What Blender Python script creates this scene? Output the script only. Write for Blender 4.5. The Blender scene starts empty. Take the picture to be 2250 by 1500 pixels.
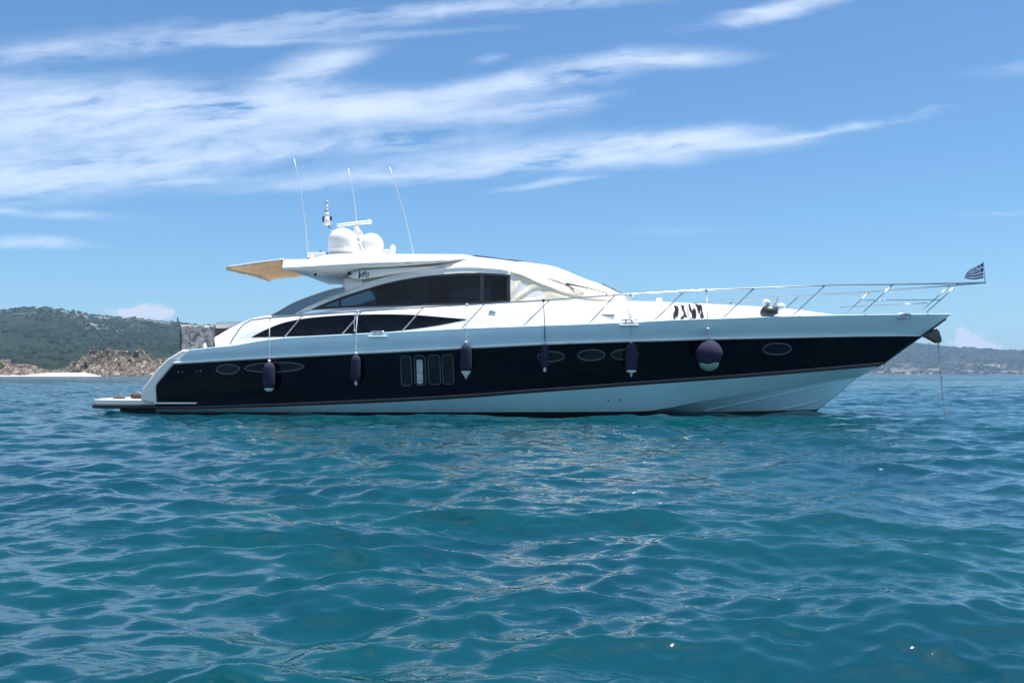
import bpy, math, random
import numpy as np
from mathutils import Vector, Matrix

random.seed(7)
rng = np.random.default_rng(11)
R = math.radians
scene = bpy.context.scene
col = scene.collection

# ------------------------------------------------------------------ camera
F = 2000.0            # focal length in pixels of the 2250 px wide photograph
CH = 0.96             # eye height above the sea
HZ = 822.0            # horizon row
cam_d = bpy.data.cameras.new('camera')
cam_d.sensor_width = 36
cam_d.lens = 36 * F / 2250
cam_d.shift_y = (HZ - 750) / 2250
cam_d.clip_start = 0.1
cam_d.clip_end = 40000
cam = bpy.data.objects.new('camera', cam_d)
cam.location = (0, 0, CH)
cam.rotation_euler = (R(90), 0, 0)
col.objects.link(cam)
scene.camera = cam

# ------------------------------------------------------------------ light
SUN_EL, SUN_AZ = 78.0, 68.0           # azimuth clockwise from straight ahead (+Y)
sd = Vector((math.sin(R(SUN_AZ)) * math.cos(R(SUN_EL)), math.cos(R(SUN_AZ)) * math.cos(R(SUN_EL)), math.sin(R(SUN_EL))))
sun_d = bpy.data.lights.new('sun', 'SUN')
sun_d.energy = 4.8
sun_d.angle = R(0.53)
sun_d.color = (1.0, 0.955, 0.89)
sun = bpy.data.objects.new('sun', sun_d)
sun.rotation_euler = (-sd).to_track_quat('-Z', 'Y').to_euler()
sun.location = sd * 100
col.objects.link(sun)
scene.view_settings.view_transform = 'Standard'
scene.view_settings.look = 'None'
scene.view_settings.gamma = 1
scene.view_settings.exposure = 0.93
scene.cycles.max_bounces = 8
scene.cycles.volume_bounces = 0
scene.cycles.sample_clamp_indirect = 4.0
try:
    scene.cycles.use_denoising = True
except Exception:
    pass


class NT:
    """small helper for writing node trees"""
    def __init__(self, tree):
        self.t = tree; self.n = tree.nodes; self.l = tree.links
    def node(self, kind, **kw):
        nd = self.n.new(kind)
        for k, v in kw.items():
            setattr(nd, k, v)
        return nd
    def put(self, sock, v):
        if isinstance(v, bpy.types.NodeSocket):
            self.l.new(v, sock)
        elif v is not None:
            sock.default_value = v
    def math(self, op, a, b=None, c=None, clamp=False):
        nd = self.node('ShaderNodeMath', operation=op, use_clamp=clamp)
        self.put(nd.inputs[0], a)
        if b is not None: self.put(nd.inputs[1], b)
        if c is not None: self.put(nd.inputs[2], c)
        return nd.outputs[0]
    def vmath(self, op, a, b=None):
        nd = self.node('ShaderNodeVectorMath', operation=op)
        self.put(nd.inputs[0], a)
        if b is not None: self.put(nd.inputs[1], b)
        return nd.outputs[0]
    def comb(self, x, y, z):
        nd = self.node('ShaderNodeCombineXYZ')
        self.put(nd.inputs[0], x); self.put(nd.inputs[1], y); self.put(nd.inputs[2], z)
        return nd.outputs[0]
    def sep(self, v):
        nd = self.node('ShaderNodeSeparateXYZ'); self.put(nd.inputs[0], v)
        return nd.outputs
    def noise(self, vec, scale, detail=4, rough=0.55, dist=0.0, color=False):
        nd = self.node('ShaderNodeTexNoise')
        self.put(nd.inputs['Vector'], vec)
        nd.inputs['Scale'].default_value = scale
        nd.inputs['Detail'].default_value = detail
        nd.inputs['Roughness'].default_value = rough
        nd.inputs['Distortion'].default_value = dist
        return nd.outputs['Color'] if color else nd.outputs[0]
    def rng(self, v, a, b, c=0.0, d=1.0, smooth=False):
        nd = self.node('ShaderNodeMapRange')
        if smooth: nd.interpolation_type = 'SMOOTHSTEP'
        self.put(nd.inputs[0], v)
        for i, q in enumerate((a, b, c, d)): nd.inputs[i + 1].default_value = q
        return nd.outputs[0]
    def mix(self, f, a, b):
        nd = self.node('ShaderNodeMix', data_type='RGBA')
        self.put(nd.inputs[0], f)
        for s, v in ((nd.inputs[6], a), (nd.inputs[7], b)):
            if isinstance(v, (tuple, list)): v = (*v[:3], 1.0)
            self.put(s, v)
        return nd.outputs[2]


# ------------------------------------------------------------------ world: sky with cirrus
world = bpy.data.worlds.new('World')
scene.world = world
world.use_nodes = True
W = NT(world.node_tree)
W.n.clear()
sky = W.node('ShaderNodeTexSky', sky_type='NISHITA')
sky.sun_disc = False
sky.sun_elevation = R(SUN_EL)
sky.sun_rotation = R(SUN_AZ)
sky.air_density = 1.0
sky.dust_density = 0.6
sky.ozone_density = 3.0
tc = W.node('ShaderNodeTexCoord')
dx, dy, dz = W.sep(tc.outputs['Generated'])[:3]
dys = W.math('MAXIMUM', dy, 0.08)
kk = W.math('DIVIDE', dx, dys)          # world-fixed tangent coordinates around the +Y direction
mm = W.math('DIVIDE', dz, dys)
front = W.rng(dy, 0.15, 0.5)
base = W.comb(kk, mm, 0.0)
# gentle warp so that the streaks curl
warp = W.noise(W.comb(W.math('MULTIPLY', kk, 3.2), W.math('MULTIPLY', mm, 9.0), 3.1), 1.0, 7, 0.62, color=True)
wv = W.sep(warp)
kw = W.math('ADD', kk, W.math('MULTIPLY', W.math('SUBTRACT', wv[0], 0.5), 0.11))
mw = W.math('ADD', mm, W.math('MULTIPLY', W.math('SUBTRACT', wv[1], 0.5), 0.042))

g = bpy.data.node_groups.new('streak', 'ShaderNodeTree')
for nm in ('K', 'M', 'CK', 'CM', 'C', 'S', 'IL', 'IW', 'A', 'Acc'):
    g.interface.new_socket(nm, in_out='INPUT', socket_type='NodeSocketFloat')
g.interface.new_socket('Out', in_out='OUTPUT', socket_type='NodeSocketFloat')
G = NT(g)
gi = G.node('NodeGroupInput').outputs
go = G.node('NodeGroupOutput')
a0 = G.math('SUBTRACT', gi['K'], gi['CK']); b0 = G.math('SUBTRACT', gi['M'], gi['CM'])
al = G.math('MULTIPLY', G.math('ADD', G.math('MULTIPLY', a0, gi['C']), G.math('MULTIPLY', b0, gi['S'])), gi['IL'])
ac = G.math('MULTIPLY', G.math('SUBTRACT', G.math('MULTIPLY', b0, gi['C']), G.math('MULTIPLY', a0, gi['S'])), gi['IW'])
rr = G.math('ADD', G.math('MULTIPLY', al, al), G.math('MULTIPLY', ac, ac))
ex = G.math('EXPONENT', G.math('MULTIPLY', rr, -1.15))
G.l.new(G.math('ADD', gi['Acc'], G.math('MULTIPLY', ex, gi['A'])), go.inputs[0])

STREAKS = [  # photo position, half length, half width, tilt, strength
    (90, 122, 330, 20, 5, .36), (560, 86, 480, 11, 2, .28), (760, 34, 520, 24, 5, .50), (1150, 8, 260, 16, 3, .35),
    (665, 163, 150, 34, 19, .62), (760, 140, 55, 18, 12, .35), (240, 232, 400, 42, -1, .75), (40, 285, 260, 34, 6, .55),
    (520, 262, 330, 40, 3, .5), (760, 240, 330, 30, 0, .55), (1010, 212, 230, 22, 9, .6), (1270, 160, 210, 24, 10, .62),
    (1440, 130, 150, 18, 3, .7), (1120, 168, 40, 12, 22, .15), (1190, 240, 130, 22, 10, .42), (1010, 262, 90, 16, 5, .2),
    (170, 348, 420, 34, 3, .85), (60, 400, 330, 32, 5, .8), (330, 395, 140, 9, 2, .35), (560, 332, 220, 20, 3, .42),
    (870, 312, 260, 20, 3, .45), (1230, 342, 400, 28, 4, .82), (1500, 318, 180, 20, 4, .75), (1100, 372, 380, 18, 5, .45),
    (700, 395, 220, 16, 3, .4), (1200, 406, 90, 9, 7, .4), (1850, 291, 200, 9, 9, .50), (2030, 250, 80, 7, 5, .25),
    (1680, 22, 150, 15, 12, .78), (1080, 132, 34, 10, 10, .12), (60, 530, 130, 12, -2, .62), (170, 468, 120, 11, -2, .28),
    (15, 455, 50, 7, -3, .42), (2160, 470, 100, 5, 0, .16), (1490, 512, 120, 12, 3, .12), (-300, 250, 400, 60, 4, .6),
    (2500, 120, 300, 20, 8, .4),
]
acc = 0.0
for (px, py, hl, hw, ang, amp) in STREAKS:
    nd = W.node('ShaderNodeGroup'); nd.node_tree = g
    W.put(nd.inputs['K'], kw); W.put(nd.inputs['M'], mw)
    nd.inputs['CK'].default_value = (px - 1125) / F
    nd.inputs['CM'].default_value = (HZ - py) / F
    nd.inputs['C'].default_value = math.cos(R(ang)); nd.inputs['S'].default_value = math.sin(R(ang))
    nd.inputs['IL'].default_value = F / hl; nd.inputs['IW'].default_value = F / hw
    nd.inputs['A'].default_value = amp
    W.put(nd.inputs['Acc'], acc)
    acc = nd.outputs[0]
# filaments drawn out along the streaks, and softer billows
ca, sa = math.cos(R(6)), math.sin(R(6))
ka = W.math('ADD', W.math('MULTIPLY', kw, ca), W.math('MULTIPLY', mw, sa))
ma = W.math('SUBTRACT', W.math('MULTIPLY', mw, ca), W.math('MULTIPLY', kw, sa))
fil = W.noise(W.comb(W.math('MULTIPLY', ka, 5.0), W.math('MULTIPLY', ma, 34.0), 0.7), 1.0, 6, 0.6, 0.3)
bil = W.noise(W.comb(W.math('MULTIPLY', kk, 9.0), W.math('MULTIPLY', mm, 17.0), 5.2), 1.0, 5, 0.55, 0.4)
fib = W.noise(W.comb(W.math('MULTIPLY', ka, 16.0), W.math('MULTIPLY', ma, 120.0), 2.9), 1.0, 5, 0.62, 0.5)
tex = W.math('ADD', W.rng(fil, 0.34, 0.66, 0.10, 1.25), W.rng(bil, 0.32, 0.7, -0.35, 0.3))
tex = W.math('MAXIMUM', W.math('ADD', tex, W.rng(fib, 0.3, 0.7, -0.16, 0.16)), 0.0)
dens = W.math('MULTIPLY', W.math('MULTIPLY', acc, tex), front)
dens = W.math('SUBTRACT', 1.0, W.math('EXPONENT', W.math('MULTIPLY', dens, -2.3)))
dens = W.math('SUBTRACT', dens, 0.03, clamp=True)
# unseen clouds behind the camera, cover raised to brighten the shaded hull side
els = W.noise(W.comb(W.math('MULTIPLY', dx, 2.0), W.math('MULTIPLY', dy, 2.0), W.math('MULTIPLY', dz, 9.0)), 1.0, 6, 0.6, 0.6)
els = W.math('MULTIPLY', W.rng(els, 0.40, 0.62, 0.0, 0.9), W.math('SUBTRACT', 1.0, front))
dens = W.math('MAXIMUM', dens, els)
dens = W.math('MULTIPLY', dens, W.rng(dz, 0.0, 0.06))
# low cumulus heads over the hills
lump = W.noise(W.comb(W.math('MULTIPLY', kk, 44.0), W.math('MULTIPLY', mm, 62.0), 1.3), 1.0, 5, 0.55)
def puff(px, py, hl, hw, ang, amp, acc_):
    nd = W.node('ShaderNodeGroup'); nd.node_tree = g
    W.put(nd.inputs['K'], kk); W.put(nd.inputs['M'], mm)
    nd.inputs['CK'].default_value = (px - 1125) / F; nd.inputs['CM'].default_value = (HZ - py) / F
    nd.inputs['C'].default_value = math.cos(R(ang)); nd.inputs['S'].default_value = math.sin(R(ang))
    nd.inputs['IL'].default_value = F / hl; nd.inputs['IW'].default_value = F / hw
    nd.inputs['A'].default_value = amp; W.put(nd.inputs['Acc'], acc_)
    return nd.outputs[0]
cu = puff(300, 690, 62, 22, 0, 1.0, 0.0)
cu = puff(345, 682, 38, 17, 0, .5, cu)
cu = puff(2130, 748, 52, 30, -18, 1.0, cu)
cu = puff(2112, 722, 18, 16, 0, .5, cu)
cu = puff(2180, 770, 60, 20, 0, .7, cu)
cu = W.math('MULTIPLY', W.math('ADD', cu, W.rng(lump, 0.25, 0.75, -0.75, 0.75)), W.rng(cu, 0.05, 0.3))
cu = W.math('MULTIPLY', W.rng(cu, 0.28, 0.80, 0.0, 0.80, smooth=True), front)
SKY_K = 0.1
tint = W.node('ShaderNodeMix', data_type='RGBA', blend_type='MULTIPLY')
tint.inputs[0].default_value = 1.0
W.put(tint.inputs[6], sky.outputs[0])
tint.inputs[7].default_value = (0.435, 0.63, 0.755, 1)
c1 = W.mix(dens, tint.outputs[2], (4.15, 4.85, 6.0))
c2 = W.mix(cu, c1, (4.4, 4.3, 4.9))
bg = W.node('ShaderNodeBackground')
W.put(bg.inputs[0], c2)
bg.inputs[1].default_value = SKY_K
W.l.new(bg.outputs[0], W.node('ShaderNodeOutputWorld').inputs[0])


# ------------------------------------------------------------------ materials
def new_mat(name):
    m = bpy.data.materials.new(name); m.use_nodes = True
    T = NT(m.node_tree); T.n.clear()
    out = T.node('ShaderNodeOutputMaterial')
    b = T.node('ShaderNodeBsdfPrincipled')
    T.l.new(b.outputs[0], out.inputs[0])
    return m, T, b


def simple(name, c, rough=0.4, metal=0.0, coat=0.0, var=0.06, vscale=3.0, bump=0.0, bscale=40.0, spec=None, rvar=0.0):
    m, T, b = new_mat(name)
    co = T.node('ShaderNodeTexCoord').outputs['Object']
    n = T.noise(co, vscale, 5, 0.6)
    lo = tuple(x * (1 - var) for x in c); hi = tuple(min(1, x * (1 + var)) for x in c)
    T.put(b.inputs['Base Color'], T.mix(T.rng(n, 0.3, 0.7), lo, hi))
    if rvar:
        T.put(b.inputs['Roughness'], T.rng(T.noise(co, vscale * 2.3, 4), 0.3, 0.7, max(0, rough - rvar), rough + rvar))
    else:
        b.inputs['Roughness'].default_value = rough
    b.inputs['Metallic'].default_value = metal
    b.inputs['Coat Weight'].default_value = coat
    b.inputs['Coat Roughness'].default_value = 0.04
    if spec is not None: b.inputs['Specular IOR Level'].default_value = spec
    if bump:
        bn = T.node('ShaderNodeBump'); bn.inputs['Strength'].default_value = bump; bn.inputs['Distance'].default_value = 0.02
        T.put(bn.inputs['Height'], T.noise(co, bscale, 4)); T.put(b.inputs['Normal'], bn.outputs[0])
    return m


def hull_mat(name, c, rough, coat, wave):
    """gelcoat: nearly flat, with the faint print-through that makes long reflections wander"""
    m, T, b = new_mat(name)
    co = T.node('ShaderNodeTexCoord').outputs['Object']
    st = T.noise(T.vmath('MULTIPLY', co, (1.2, 1.2, 0.35)), 2.0, 5, 0.6)
    lo = tuple(x * 0.95 for x in c)
    T.put(b.inputs['Base Color'], T.mix(T.rng(st, 0.35, 0.7), lo, c))
    b.inputs['Roughness'].default_value = rough
    b.inputs['Coat Weight'].default_value = coat
    b.inputs['Coat Roughness'].default_value = 0.03
    bn = T.node('ShaderNodeBump'); bn.inputs['Strength'].default_value = wave; bn.inputs['Distance'].default_value = 0.01
    T.put(bn.inputs['Height'], T.noise(T.vmath('MULTIPLY', co, (0.8, 0.8, 1.6)), 1.6, 3, 0.5))
    T.put(b.inputs['Normal'], bn.outputs[0])
    return m


M = {}
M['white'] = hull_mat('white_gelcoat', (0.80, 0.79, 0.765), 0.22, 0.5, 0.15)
M['topside'] = hull_mat('silver_gelcoat_bounce_tint', (0.58, 0.79, 0.87), 0.18, 0.6, 0.2)  # silver-blue paint, with blue bounce light tinted into its colour
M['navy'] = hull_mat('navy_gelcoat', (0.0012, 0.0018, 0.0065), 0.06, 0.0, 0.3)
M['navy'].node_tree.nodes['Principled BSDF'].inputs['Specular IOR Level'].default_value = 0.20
M['bottom'] = hull_mat('white_gelcoat_bounce_tint', (0.44, 0.79, 0.85), 0.25, 0.4, 0.2)  # white bottom, the sea's blue-green bounce light put into the base colour
def waterline_stain(m):
    T = NT(m.node_tree); b = [n for n in T.n if n.type == 'BSDF_PRINCIPLED'][0]
    co = T.node('ShaderNodeTexCoord').outputs['Object']
    z = T.sep(co)[2]
    n = T.noise(T.vmath('MULTIPLY', co, (3.0, 3.0, .6)), 1.5, 5, .65)
    f = T.math('MULTIPLY', T.rng(z, .26, .04), T.rng(n, .35, .7, .05, .6))
    old = b.inputs['Base Color'].links[0].from_socket
    T.put(b.inputs['Base Color'], T.mix(f, old, (.30, .33, .24)))
waterline_stain(M['bottom'])
M['black'] = simple('black_antifouling', (0.012, 0.013, 0.016), 0.5, var=0.3, bump=0.2)
M['red'] = simple('dark_red_stripe', (0.12, 0.075, 0.095), 0.35)
M['steel'] = simple('polished_steel', (0.50, 0.53, 0.56), 0.16, metal=1.0, var=0.05)
M['rub'] = simple('rub_strip_white', (0.86, 0.86, 0.85), 0.3, coat=0.3)
M['glass'] = simple('tinted_window', (0.003, 0.005, 0.009), 0.04, coat=0.0, var=0.3, spec=0.22)
M['paneld'] = simple('window_pane_dark', (0.006, 0.008, 0.010), 0.04, spec=0.45, var=0.4)
M['frame'] = simple('black_window_frame', (0.012, 0.012, 0.014), 0.4)
M['portframe'] = simple('porthole_steel_rim', (0.12, 0.135, 0.15), 0.35, metal=0.6)
M['smoke'] = simple('smoked_side_glass', (0.16, 0.21, 0.26), 0.06, var=0.1, spec=0.7)
M['cushion'] = simple('cream_vinyl', (0.84, 0.82, 0.78), 0.5, bump=0.2)
M['tan'] = simple('tan_canvas', (0.72, 0.58, 0.41), 0.8, bump=0.5, bscale=9, var=0.25, vscale=6)
M['teak'] = simple('teak', (0.52, 0.47, 0.42), 0.6, var=0.2, vscale=8)
M['fender'] = simple('navy_fender_cover', (0.014, 0.015, 0.048), 0.9, bump=0.4, bscale=120, var=0.25, vscale=10)
M['fendertip'] = simple('pale_fender_vinyl', (0.62, 0.68, 0.66), 0.45)
M['rope'] = simple('pale_rope', (0.62, 0.66, 0.70), 0.8, bump=0.4, bscale=200)
M['ropedark'] = simple('dark_rope', (0.05, 0.06, 0.09), 0.8)
M['dome'] = simple('satcom_white', (0.84, 0.84, 0.82), 0.3, coat=0.2, var=0.02)
M['dark'] = simple('dark_plastic', (0.02, 0.02, 0.025), 0.45)
M['rust'] = simple('weathered_anchor_steel', (0.12, 0.10, 0.09), 0.55, metal=0.5, var=0.35, vscale=12, bump=0.3)
M['chain'] = simple('galvanised_chain', (0.42, 0.45, 0.48), 0.5, metal=0.4)
M['brown'] = simple('brown_leather', (0.085, 0.05, 0.04), 0.6)
M['interior'] = simple('cockpit_brown_timber', (0.10, 0.06, 0.045), 0.6)  # brown timber of the sunpad base


def translucent(m, c, f):
    T = NT(m.node_tree)
    out = [n for n in T.n if n.type == 'OUTPUT_MATERIAL'][0]; b = [n for n in T.n if n.type == 'BSDF_PRINCIPLED'][0]
    tr_ = T.node('ShaderNodeBsdfTranslucent'); tr_.inputs[0].default_value = (*c, 1)
    mx = T.node('ShaderNodeMixShader'); mx.inputs[0].default_value = f
    T.l.new(b.outputs[0], mx.inputs[1]); T.l.new(tr_.outputs[0], mx.inputs[2]); T.l.new(mx.outputs[0], out.inputs[0])
translucent(M['tan'], (0.62, 0.50, 0.36), 0.42)

def tinted():
    m = bpy.data.materials.new('tinted_clear_glass'); m.use_nodes = True
    T = NT(m.node_tree); T.n.clear()
    out = T.node('ShaderNodeOutputMaterial')
    t_ = T.node('ShaderNodeBsdfTransparent')
    co = T.node('ShaderNodeTexCoord').outputs['Object']
    T.put(t_.inputs[0], T.mix(T.noise(co, 1.5, 3), (0.22, 0.28, 0.33), (0.30, 0.37, 0.42)))
    g_ = T.node('ShaderNodeBsdfGlossy'); g_.inputs['Roughness'].default_value = 0.03
    fr = T.node('ShaderNodeFresnel'); fr.inputs[0].default_value = 1.38
    mx = T.node('ShaderNodeMixShader'); T.put(mx.inputs[0], fr.outputs[0])
    T.l.new(t_.outputs[0], mx.inputs[1]); T.l.new(g_.outputs[0], mx.inputs[2]); T.l.new(mx.outputs[0], out.inputs[0])
    return m
M['clear'] = tinted()
M['dim'] = simple('dark_saloon_trim', (0.035, 0.03, 0.03), 0.6)

def canvas():
    m, T, b = new_mat('cream_canvas')
    co = T.node('ShaderNodeTexCoord').outputs['Object']
    n = T.noise(co, 2.5, 5, 0.6)
    T.put(b.inputs['Base Color'], T.mix(T.rng(n, 0.3, 0.7), (0.74, 0.67, 0.53), (0.79, 0.73, 0.60)))
    b.inputs['Roughness'].default_value = 0.85
    h = T.math('ADD', T.math('MULTIPLY', T.noise(T.vmath('MULTIPLY', co, (2.2, 1.0, 0.9)), 2.2, 3, 0.5, 1.2), 1.0),
               T.math('MULTIPLY', T.noise(co, 60, 3), 0.05))
    bn = T.node('ShaderNodeBump'); bn.inputs['Strength'].default_value = 0.6; bn.inputs['Distance'].default_value = 0.035
    T.put(bn.inputs['Height'], h); T.put(b.inputs['Normal'], bn.outputs[0])
    return m
M['canvas'] = canvas()


def zebra():
    m, T, b = new_mat('striped_towel')
    co = T.node('ShaderNodeTexCoord').outputs['Object']
    w = T.node('ShaderNodeTexWave'); w.bands_direction = 'X'
    T.put(w.inputs['Vector'], co); w.inputs['Scale'].default_value = 1.6; w.inputs['Distortion'].default_value = 9.0
    w.inputs['Detail'].default_value = 2; w.inputs['Detail Scale'].default_value = 1.3
    T.put(b.inputs['Base Color'], T.mix(T.rng(w.outputs[1], 0.5, 0.6), (0.72, 0.68, 0.70), (0.012, 0.010, 0.016)))
    b.inputs['Roughness'].default_value = 0.9
    return m
M['zebra'] = zebra()


def mesh_screen_mat():
    m, T, b = new_mat('printed_mesh_screen')
    co = T.node('ShaderNodeTexCoord').outputs['Object']
    n = T.noise(co, 9.0, 5, 0.7)
    T.put(b.inputs['Base Color'], T.mix(T.rng(n, 0.42, 0.58), (0.13, 0.15, 0.15), (0.50, 0.47, 0.48)))
    b.inputs['Roughness'].default_value = 0.7
    return m
M['screen'] = mesh_screen_mat()


def flag_mat():
    # blue and white: nine stripes and the canton cross, in the UV of the cloth
    m, T, b = new_mat('blue_white_flag')
    uv = T.sep(T.node('ShaderNodeUVMap', uv_map='UVMap').outputs[0])
    u, v = uv[0], uv[1]
    s = T.math('GREATER_THAN', T.math('MODULO', T.math('ADD', T.math('MULTIPLY', T.math('SUBTRACT', 1.0, v), 9.0), 0.0), 2.0), 1.0)
    # canton: hoist side (u < .37), top five stripes (v > 4/9)
    inc = T.math('MULTIPLY', T.math('LESS_THAN', u, 0.37), T.math('GREATER_THAN', v, 4 / 9))
    cx = T.math('LESS_THAN', T.math('ABSOLUTE', T.math('SUBTRACT', u, 0.185)), 0.037)
    cy = T.math('LESS_THAN', T.math('ABSOLUTE', T.math('SUBTRACT', v, 4 / 9 + 2.5 / 9)), 0.5 / 9)
    cross = T.math('MAXIMUM', cx, cy)
    fac = T.math('ADD', T.math('MULTIPLY', inc, cross), T.math('MULTIPLY', T.math('SUBTRACT', 1.0, inc), s))
    T.put(b.inputs['Base Color'], T.mix(fac, (0.03, 0.09, 0.30), (0.75, 0.78, 0.80)))
    b.inputs['Roughness'].default_value = 0.8
    return m
M['flag'] = flag_mat()


# ------------------------------------------------------------------ mesh helpers
def tag(o, label=None, cat=None, group=None, kind=None):
    if label: o['label'] = label
    if cat: o['category'] = cat
    if group: o['group'] = group
    if kind: o['kind'] = kind
    return o


def empty(name, loc=(0, 0, 0), rz=0.0, parent=None):
    o = bpy.data.objects.new(name, None)
    o.location = loc; o.rotation_euler = (0, 0, rz); o.empty_display_size = 0.2
    col.objects.link(o)
    if parent: o.parent = parent
    return o


class MB:
    def __init__(self):
        self.v = []; self.f = []; self.mi = []; self.sm = []
    def add(self, vs, fs, mi=0, smooth=True):
        n = len(self.v)
        self.v += [tuple(p) for p in vs]
        for q in fs:
            self.f.append(tuple(i + n for i in q)); self.mi.append(mi); self.sm.append(smooth)
        return self
    def grid(self, P, mi=0, smooth=True, flip=False):
        """P: rows x cols of points"""
        r, c = len(P), len(P[0])
        fs = []
        for i in range(r - 1):
            for j in range(c - 1):
                q = (i * c + j, i * c + j + 1, (i + 1) * c + j + 1, (i + 1) * c + j)
                fs.append(q[::-1] if flip else q)
        return self.add([p for row in P for p in row], fs, mi, smooth)
    def tube(self, pts, rad, seg=8, mi=0, cap=True, smooth=True):
        pts = [Vector(p) for p in pts]
        n = len(pts)
        rads = rad if isinstance(rad, (list, tuple)) else [rad] * n
        vs, fs = [], []
        up = Vector((0.013, 0.021, 1))
        for i, p in enumerate(pts):
            t = (pts[min(i + 1, n - 1)] - pts[max(i - 1, 0)]).normalized()
            ref = up if abs(t.dot(up.normalized())) < 0.95 else Vector((1, 0, 0))
            a = t.cross(ref).normalized(); b = t.cross(a).normalized()
            for k in range(seg):
                an = 2 * math.pi * k / seg
                vs.append(p + (a * math.cos(an) + b * math.sin(an)) * rads[i])
        for i in range(n - 1):
            for k in range(seg):
                k2 = (k + 1) % seg
                fs.append((i * seg + k, i * seg + k2, (i + 1) * seg + k2, (i + 1) * seg + k))
        if cap:
            fs.append(tuple(range(seg))[::-1]); fs.append(tuple((n - 1) * seg + k for k in range(seg)))
        return self.add(vs, fs, mi, smooth)
    def lathe(self, prof, center=(0, 0, 0), seg=24, mi=0, axis='Z', smooth=True):
        """prof: (radius, height)"""
        vs, fs = [], []
        c = Vector(center); n = len(prof)
        for r, h in prof:
            for k in range(seg):
                a = 2 * math.pi * k / seg
                x, y = r * math.cos(a), r * math.sin(a)
                p = {'Z': (x, y, h), 'Y': (x, h, y), 'X': (h, x, y)}[axis]
                vs.append(c + Vector(p))
        for i in range(n - 1):
            for k in range(seg):
                k2 = (k + 1) % seg
                fs.append((i * seg + k, i * seg + k2, (i + 1) * seg + k2, (i + 1) * seg + k))
        if prof[0][0] > 1e-4: fs.append(tuple(range(seg))[::-1])
        if prof[-1][0] > 1e-4: fs.append(tuple((n - 1) * seg + k for k in range(seg)))
        return self.add(vs, fs, mi, smooth)
    def prism(self, poly, y0, y1, mi=0, smooth=False):
        """poly of (x, z) extruded in y"""
        n = len(poly)
        vs = [(x, y0, z) for x, z in poly] + [(x, y1, z) for x, z in poly]
        fs = [tuple(range(n)), tuple(range(2 * n - 1, n - 1, -1))]
        fs += [(i, i + n, (i + 1) % n + n, (i + 1) % n) for i in range(n)]
        return self.add(vs, fs, mi, smooth)
    def box(self, c, s, mi=0, rot=None):
        vs = []
        for dx_ in (-.5, .5):
            for dy_ in (-.5, .5):
                for dz_ in (-.5, .5):
                    p = Vector((dx_ * s[0], dy_ * s[1], dz_ * s[2]))
                    if rot: p = rot @ p
                    vs.append(Vector(c) + p)
        fs = [(0, 1, 3, 2), (4, 6, 7, 5), (0, 4, 5, 1), (2, 3, 7, 6), (0, 2, 6, 4), (1, 5, 7, 3)]
        return self.add(vs, fs, mi, False)
    def build(self, name, mats, parent=None, bevel=0.0, sub=0, auto=True, solid=0.0, split=None):
        if split:
            par = list(range(len(self.v)))
            def find(a):
                while par[a] != a:
                    par[a] = par[par[a]]; a = par[a]
                return a
            for q in self.f:
                r0 = find(q[0])
                for i in q[1:]: par[find(i)] = r0
            comp = {}
            for i in range(len(self.v)): comp.setdefault(find(i), []).append(i)
            if split == 'side':
                gr = {}
                for r0, idx in comp.items():
                    sgn = sum(self.v[i][1] for i in idx) > 0
                    gr.setdefault(sgn, set()).update(idx)
                groups = list(gr.values())
            else: groups = [set(v) for v in comp.values()]
            out = []
            for gset in groups:
                m2 = MB(); mp = {}
                for i in sorted(gset): mp[i] = len(m2.v); m2.v.append(self.v[i])
                for q, mi_, sm_ in zip(self.f, self.mi, self.sm):
                    if q[0] in gset: m2.f.append(tuple(mp[i] for i in q)); m2.mi.append(mi_); m2.sm.append(sm_)
                out.append(m2.build(name, mats, parent, bevel, sub, auto, solid))
            return out[0]
        me = bpy.data.meshes.new(name)
        me.from_pydata(self.v, [], self.f)
        for m in (mats if isinstance(mats, (list, tuple)) else [mats]): me.materials.append(m)
        me.polygons.foreach_set('material_index', self.mi)
        me.polygons.foreach_set('use_smooth', self.sm)
        me.update(); me.validate()
        o = bpy.data.objects.new(name, me); col.objects.link(o)
        if parent: o.parent = parent
        if solid:
            md = o.modifiers.new('solid', 'SOLIDIFY'); md.thickness = solid; md.offset = 0
        if bevel:
            md = o.modifiers.new('bevel', 'BEVEL'); md.width = bevel; md.segments = 3; md.limit_method = 'ANGLE'; md.angle_limit = R(35)
            for p in me.polygons: p.use_smooth = True
            wn = o.modifiers.new('wn', 'WEIGHTED_NORMAL')
        return o


def ip(pts):
    """smooth (monotone-ish) interpolation through picked photo points -> y(x)"""
    xs = np.array([p[0] for p in pts], float); ys = np.array([p[1] for p in pts], float)
    n = len(xs)
    if n == 2:
        return lambda x: float(np.interp(x, xs, ys))
    d = np.diff(ys) / np.diff(xs)
    m = np.zeros(n); m[0] = d[0]; m[-1] = d[-1]
    for i in range(1, n - 1):
        if d[i - 1] * d[i] <= 0: m[i] = 0
        else:
            w1 = 2 * (xs[i + 1] - xs[i]) + (xs[i] - xs[i - 1]); w2 = (xs[i + 1] - xs[i]) + 2 * (xs[i] - xs[i - 1])
            m[i] = (w1 + w2) / (w1 / d[i - 1] + w2 / d[i])
    def f(x):
        if x <= xs[0]: return float(ys[0] + (x - xs[0]) * m[0])
        if x >= xs[-1]: return float(ys[-1] + (x - xs[-1]) * m[-1])
        i = int(np.searchsorted(xs, x) - 1); h = xs[i + 1] - xs[i]; t = (x - xs[i]) / h
        return float((2 * t**3 - 3 * t**2 + 1) * ys[i] + (t**3 - 2 * t**2 + t) * h * m[i] + (-2 * t**3 + 3 * t**2) * ys[i + 1] + (t**3 - t**2) * h * m[i + 1])
    return f


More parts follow.
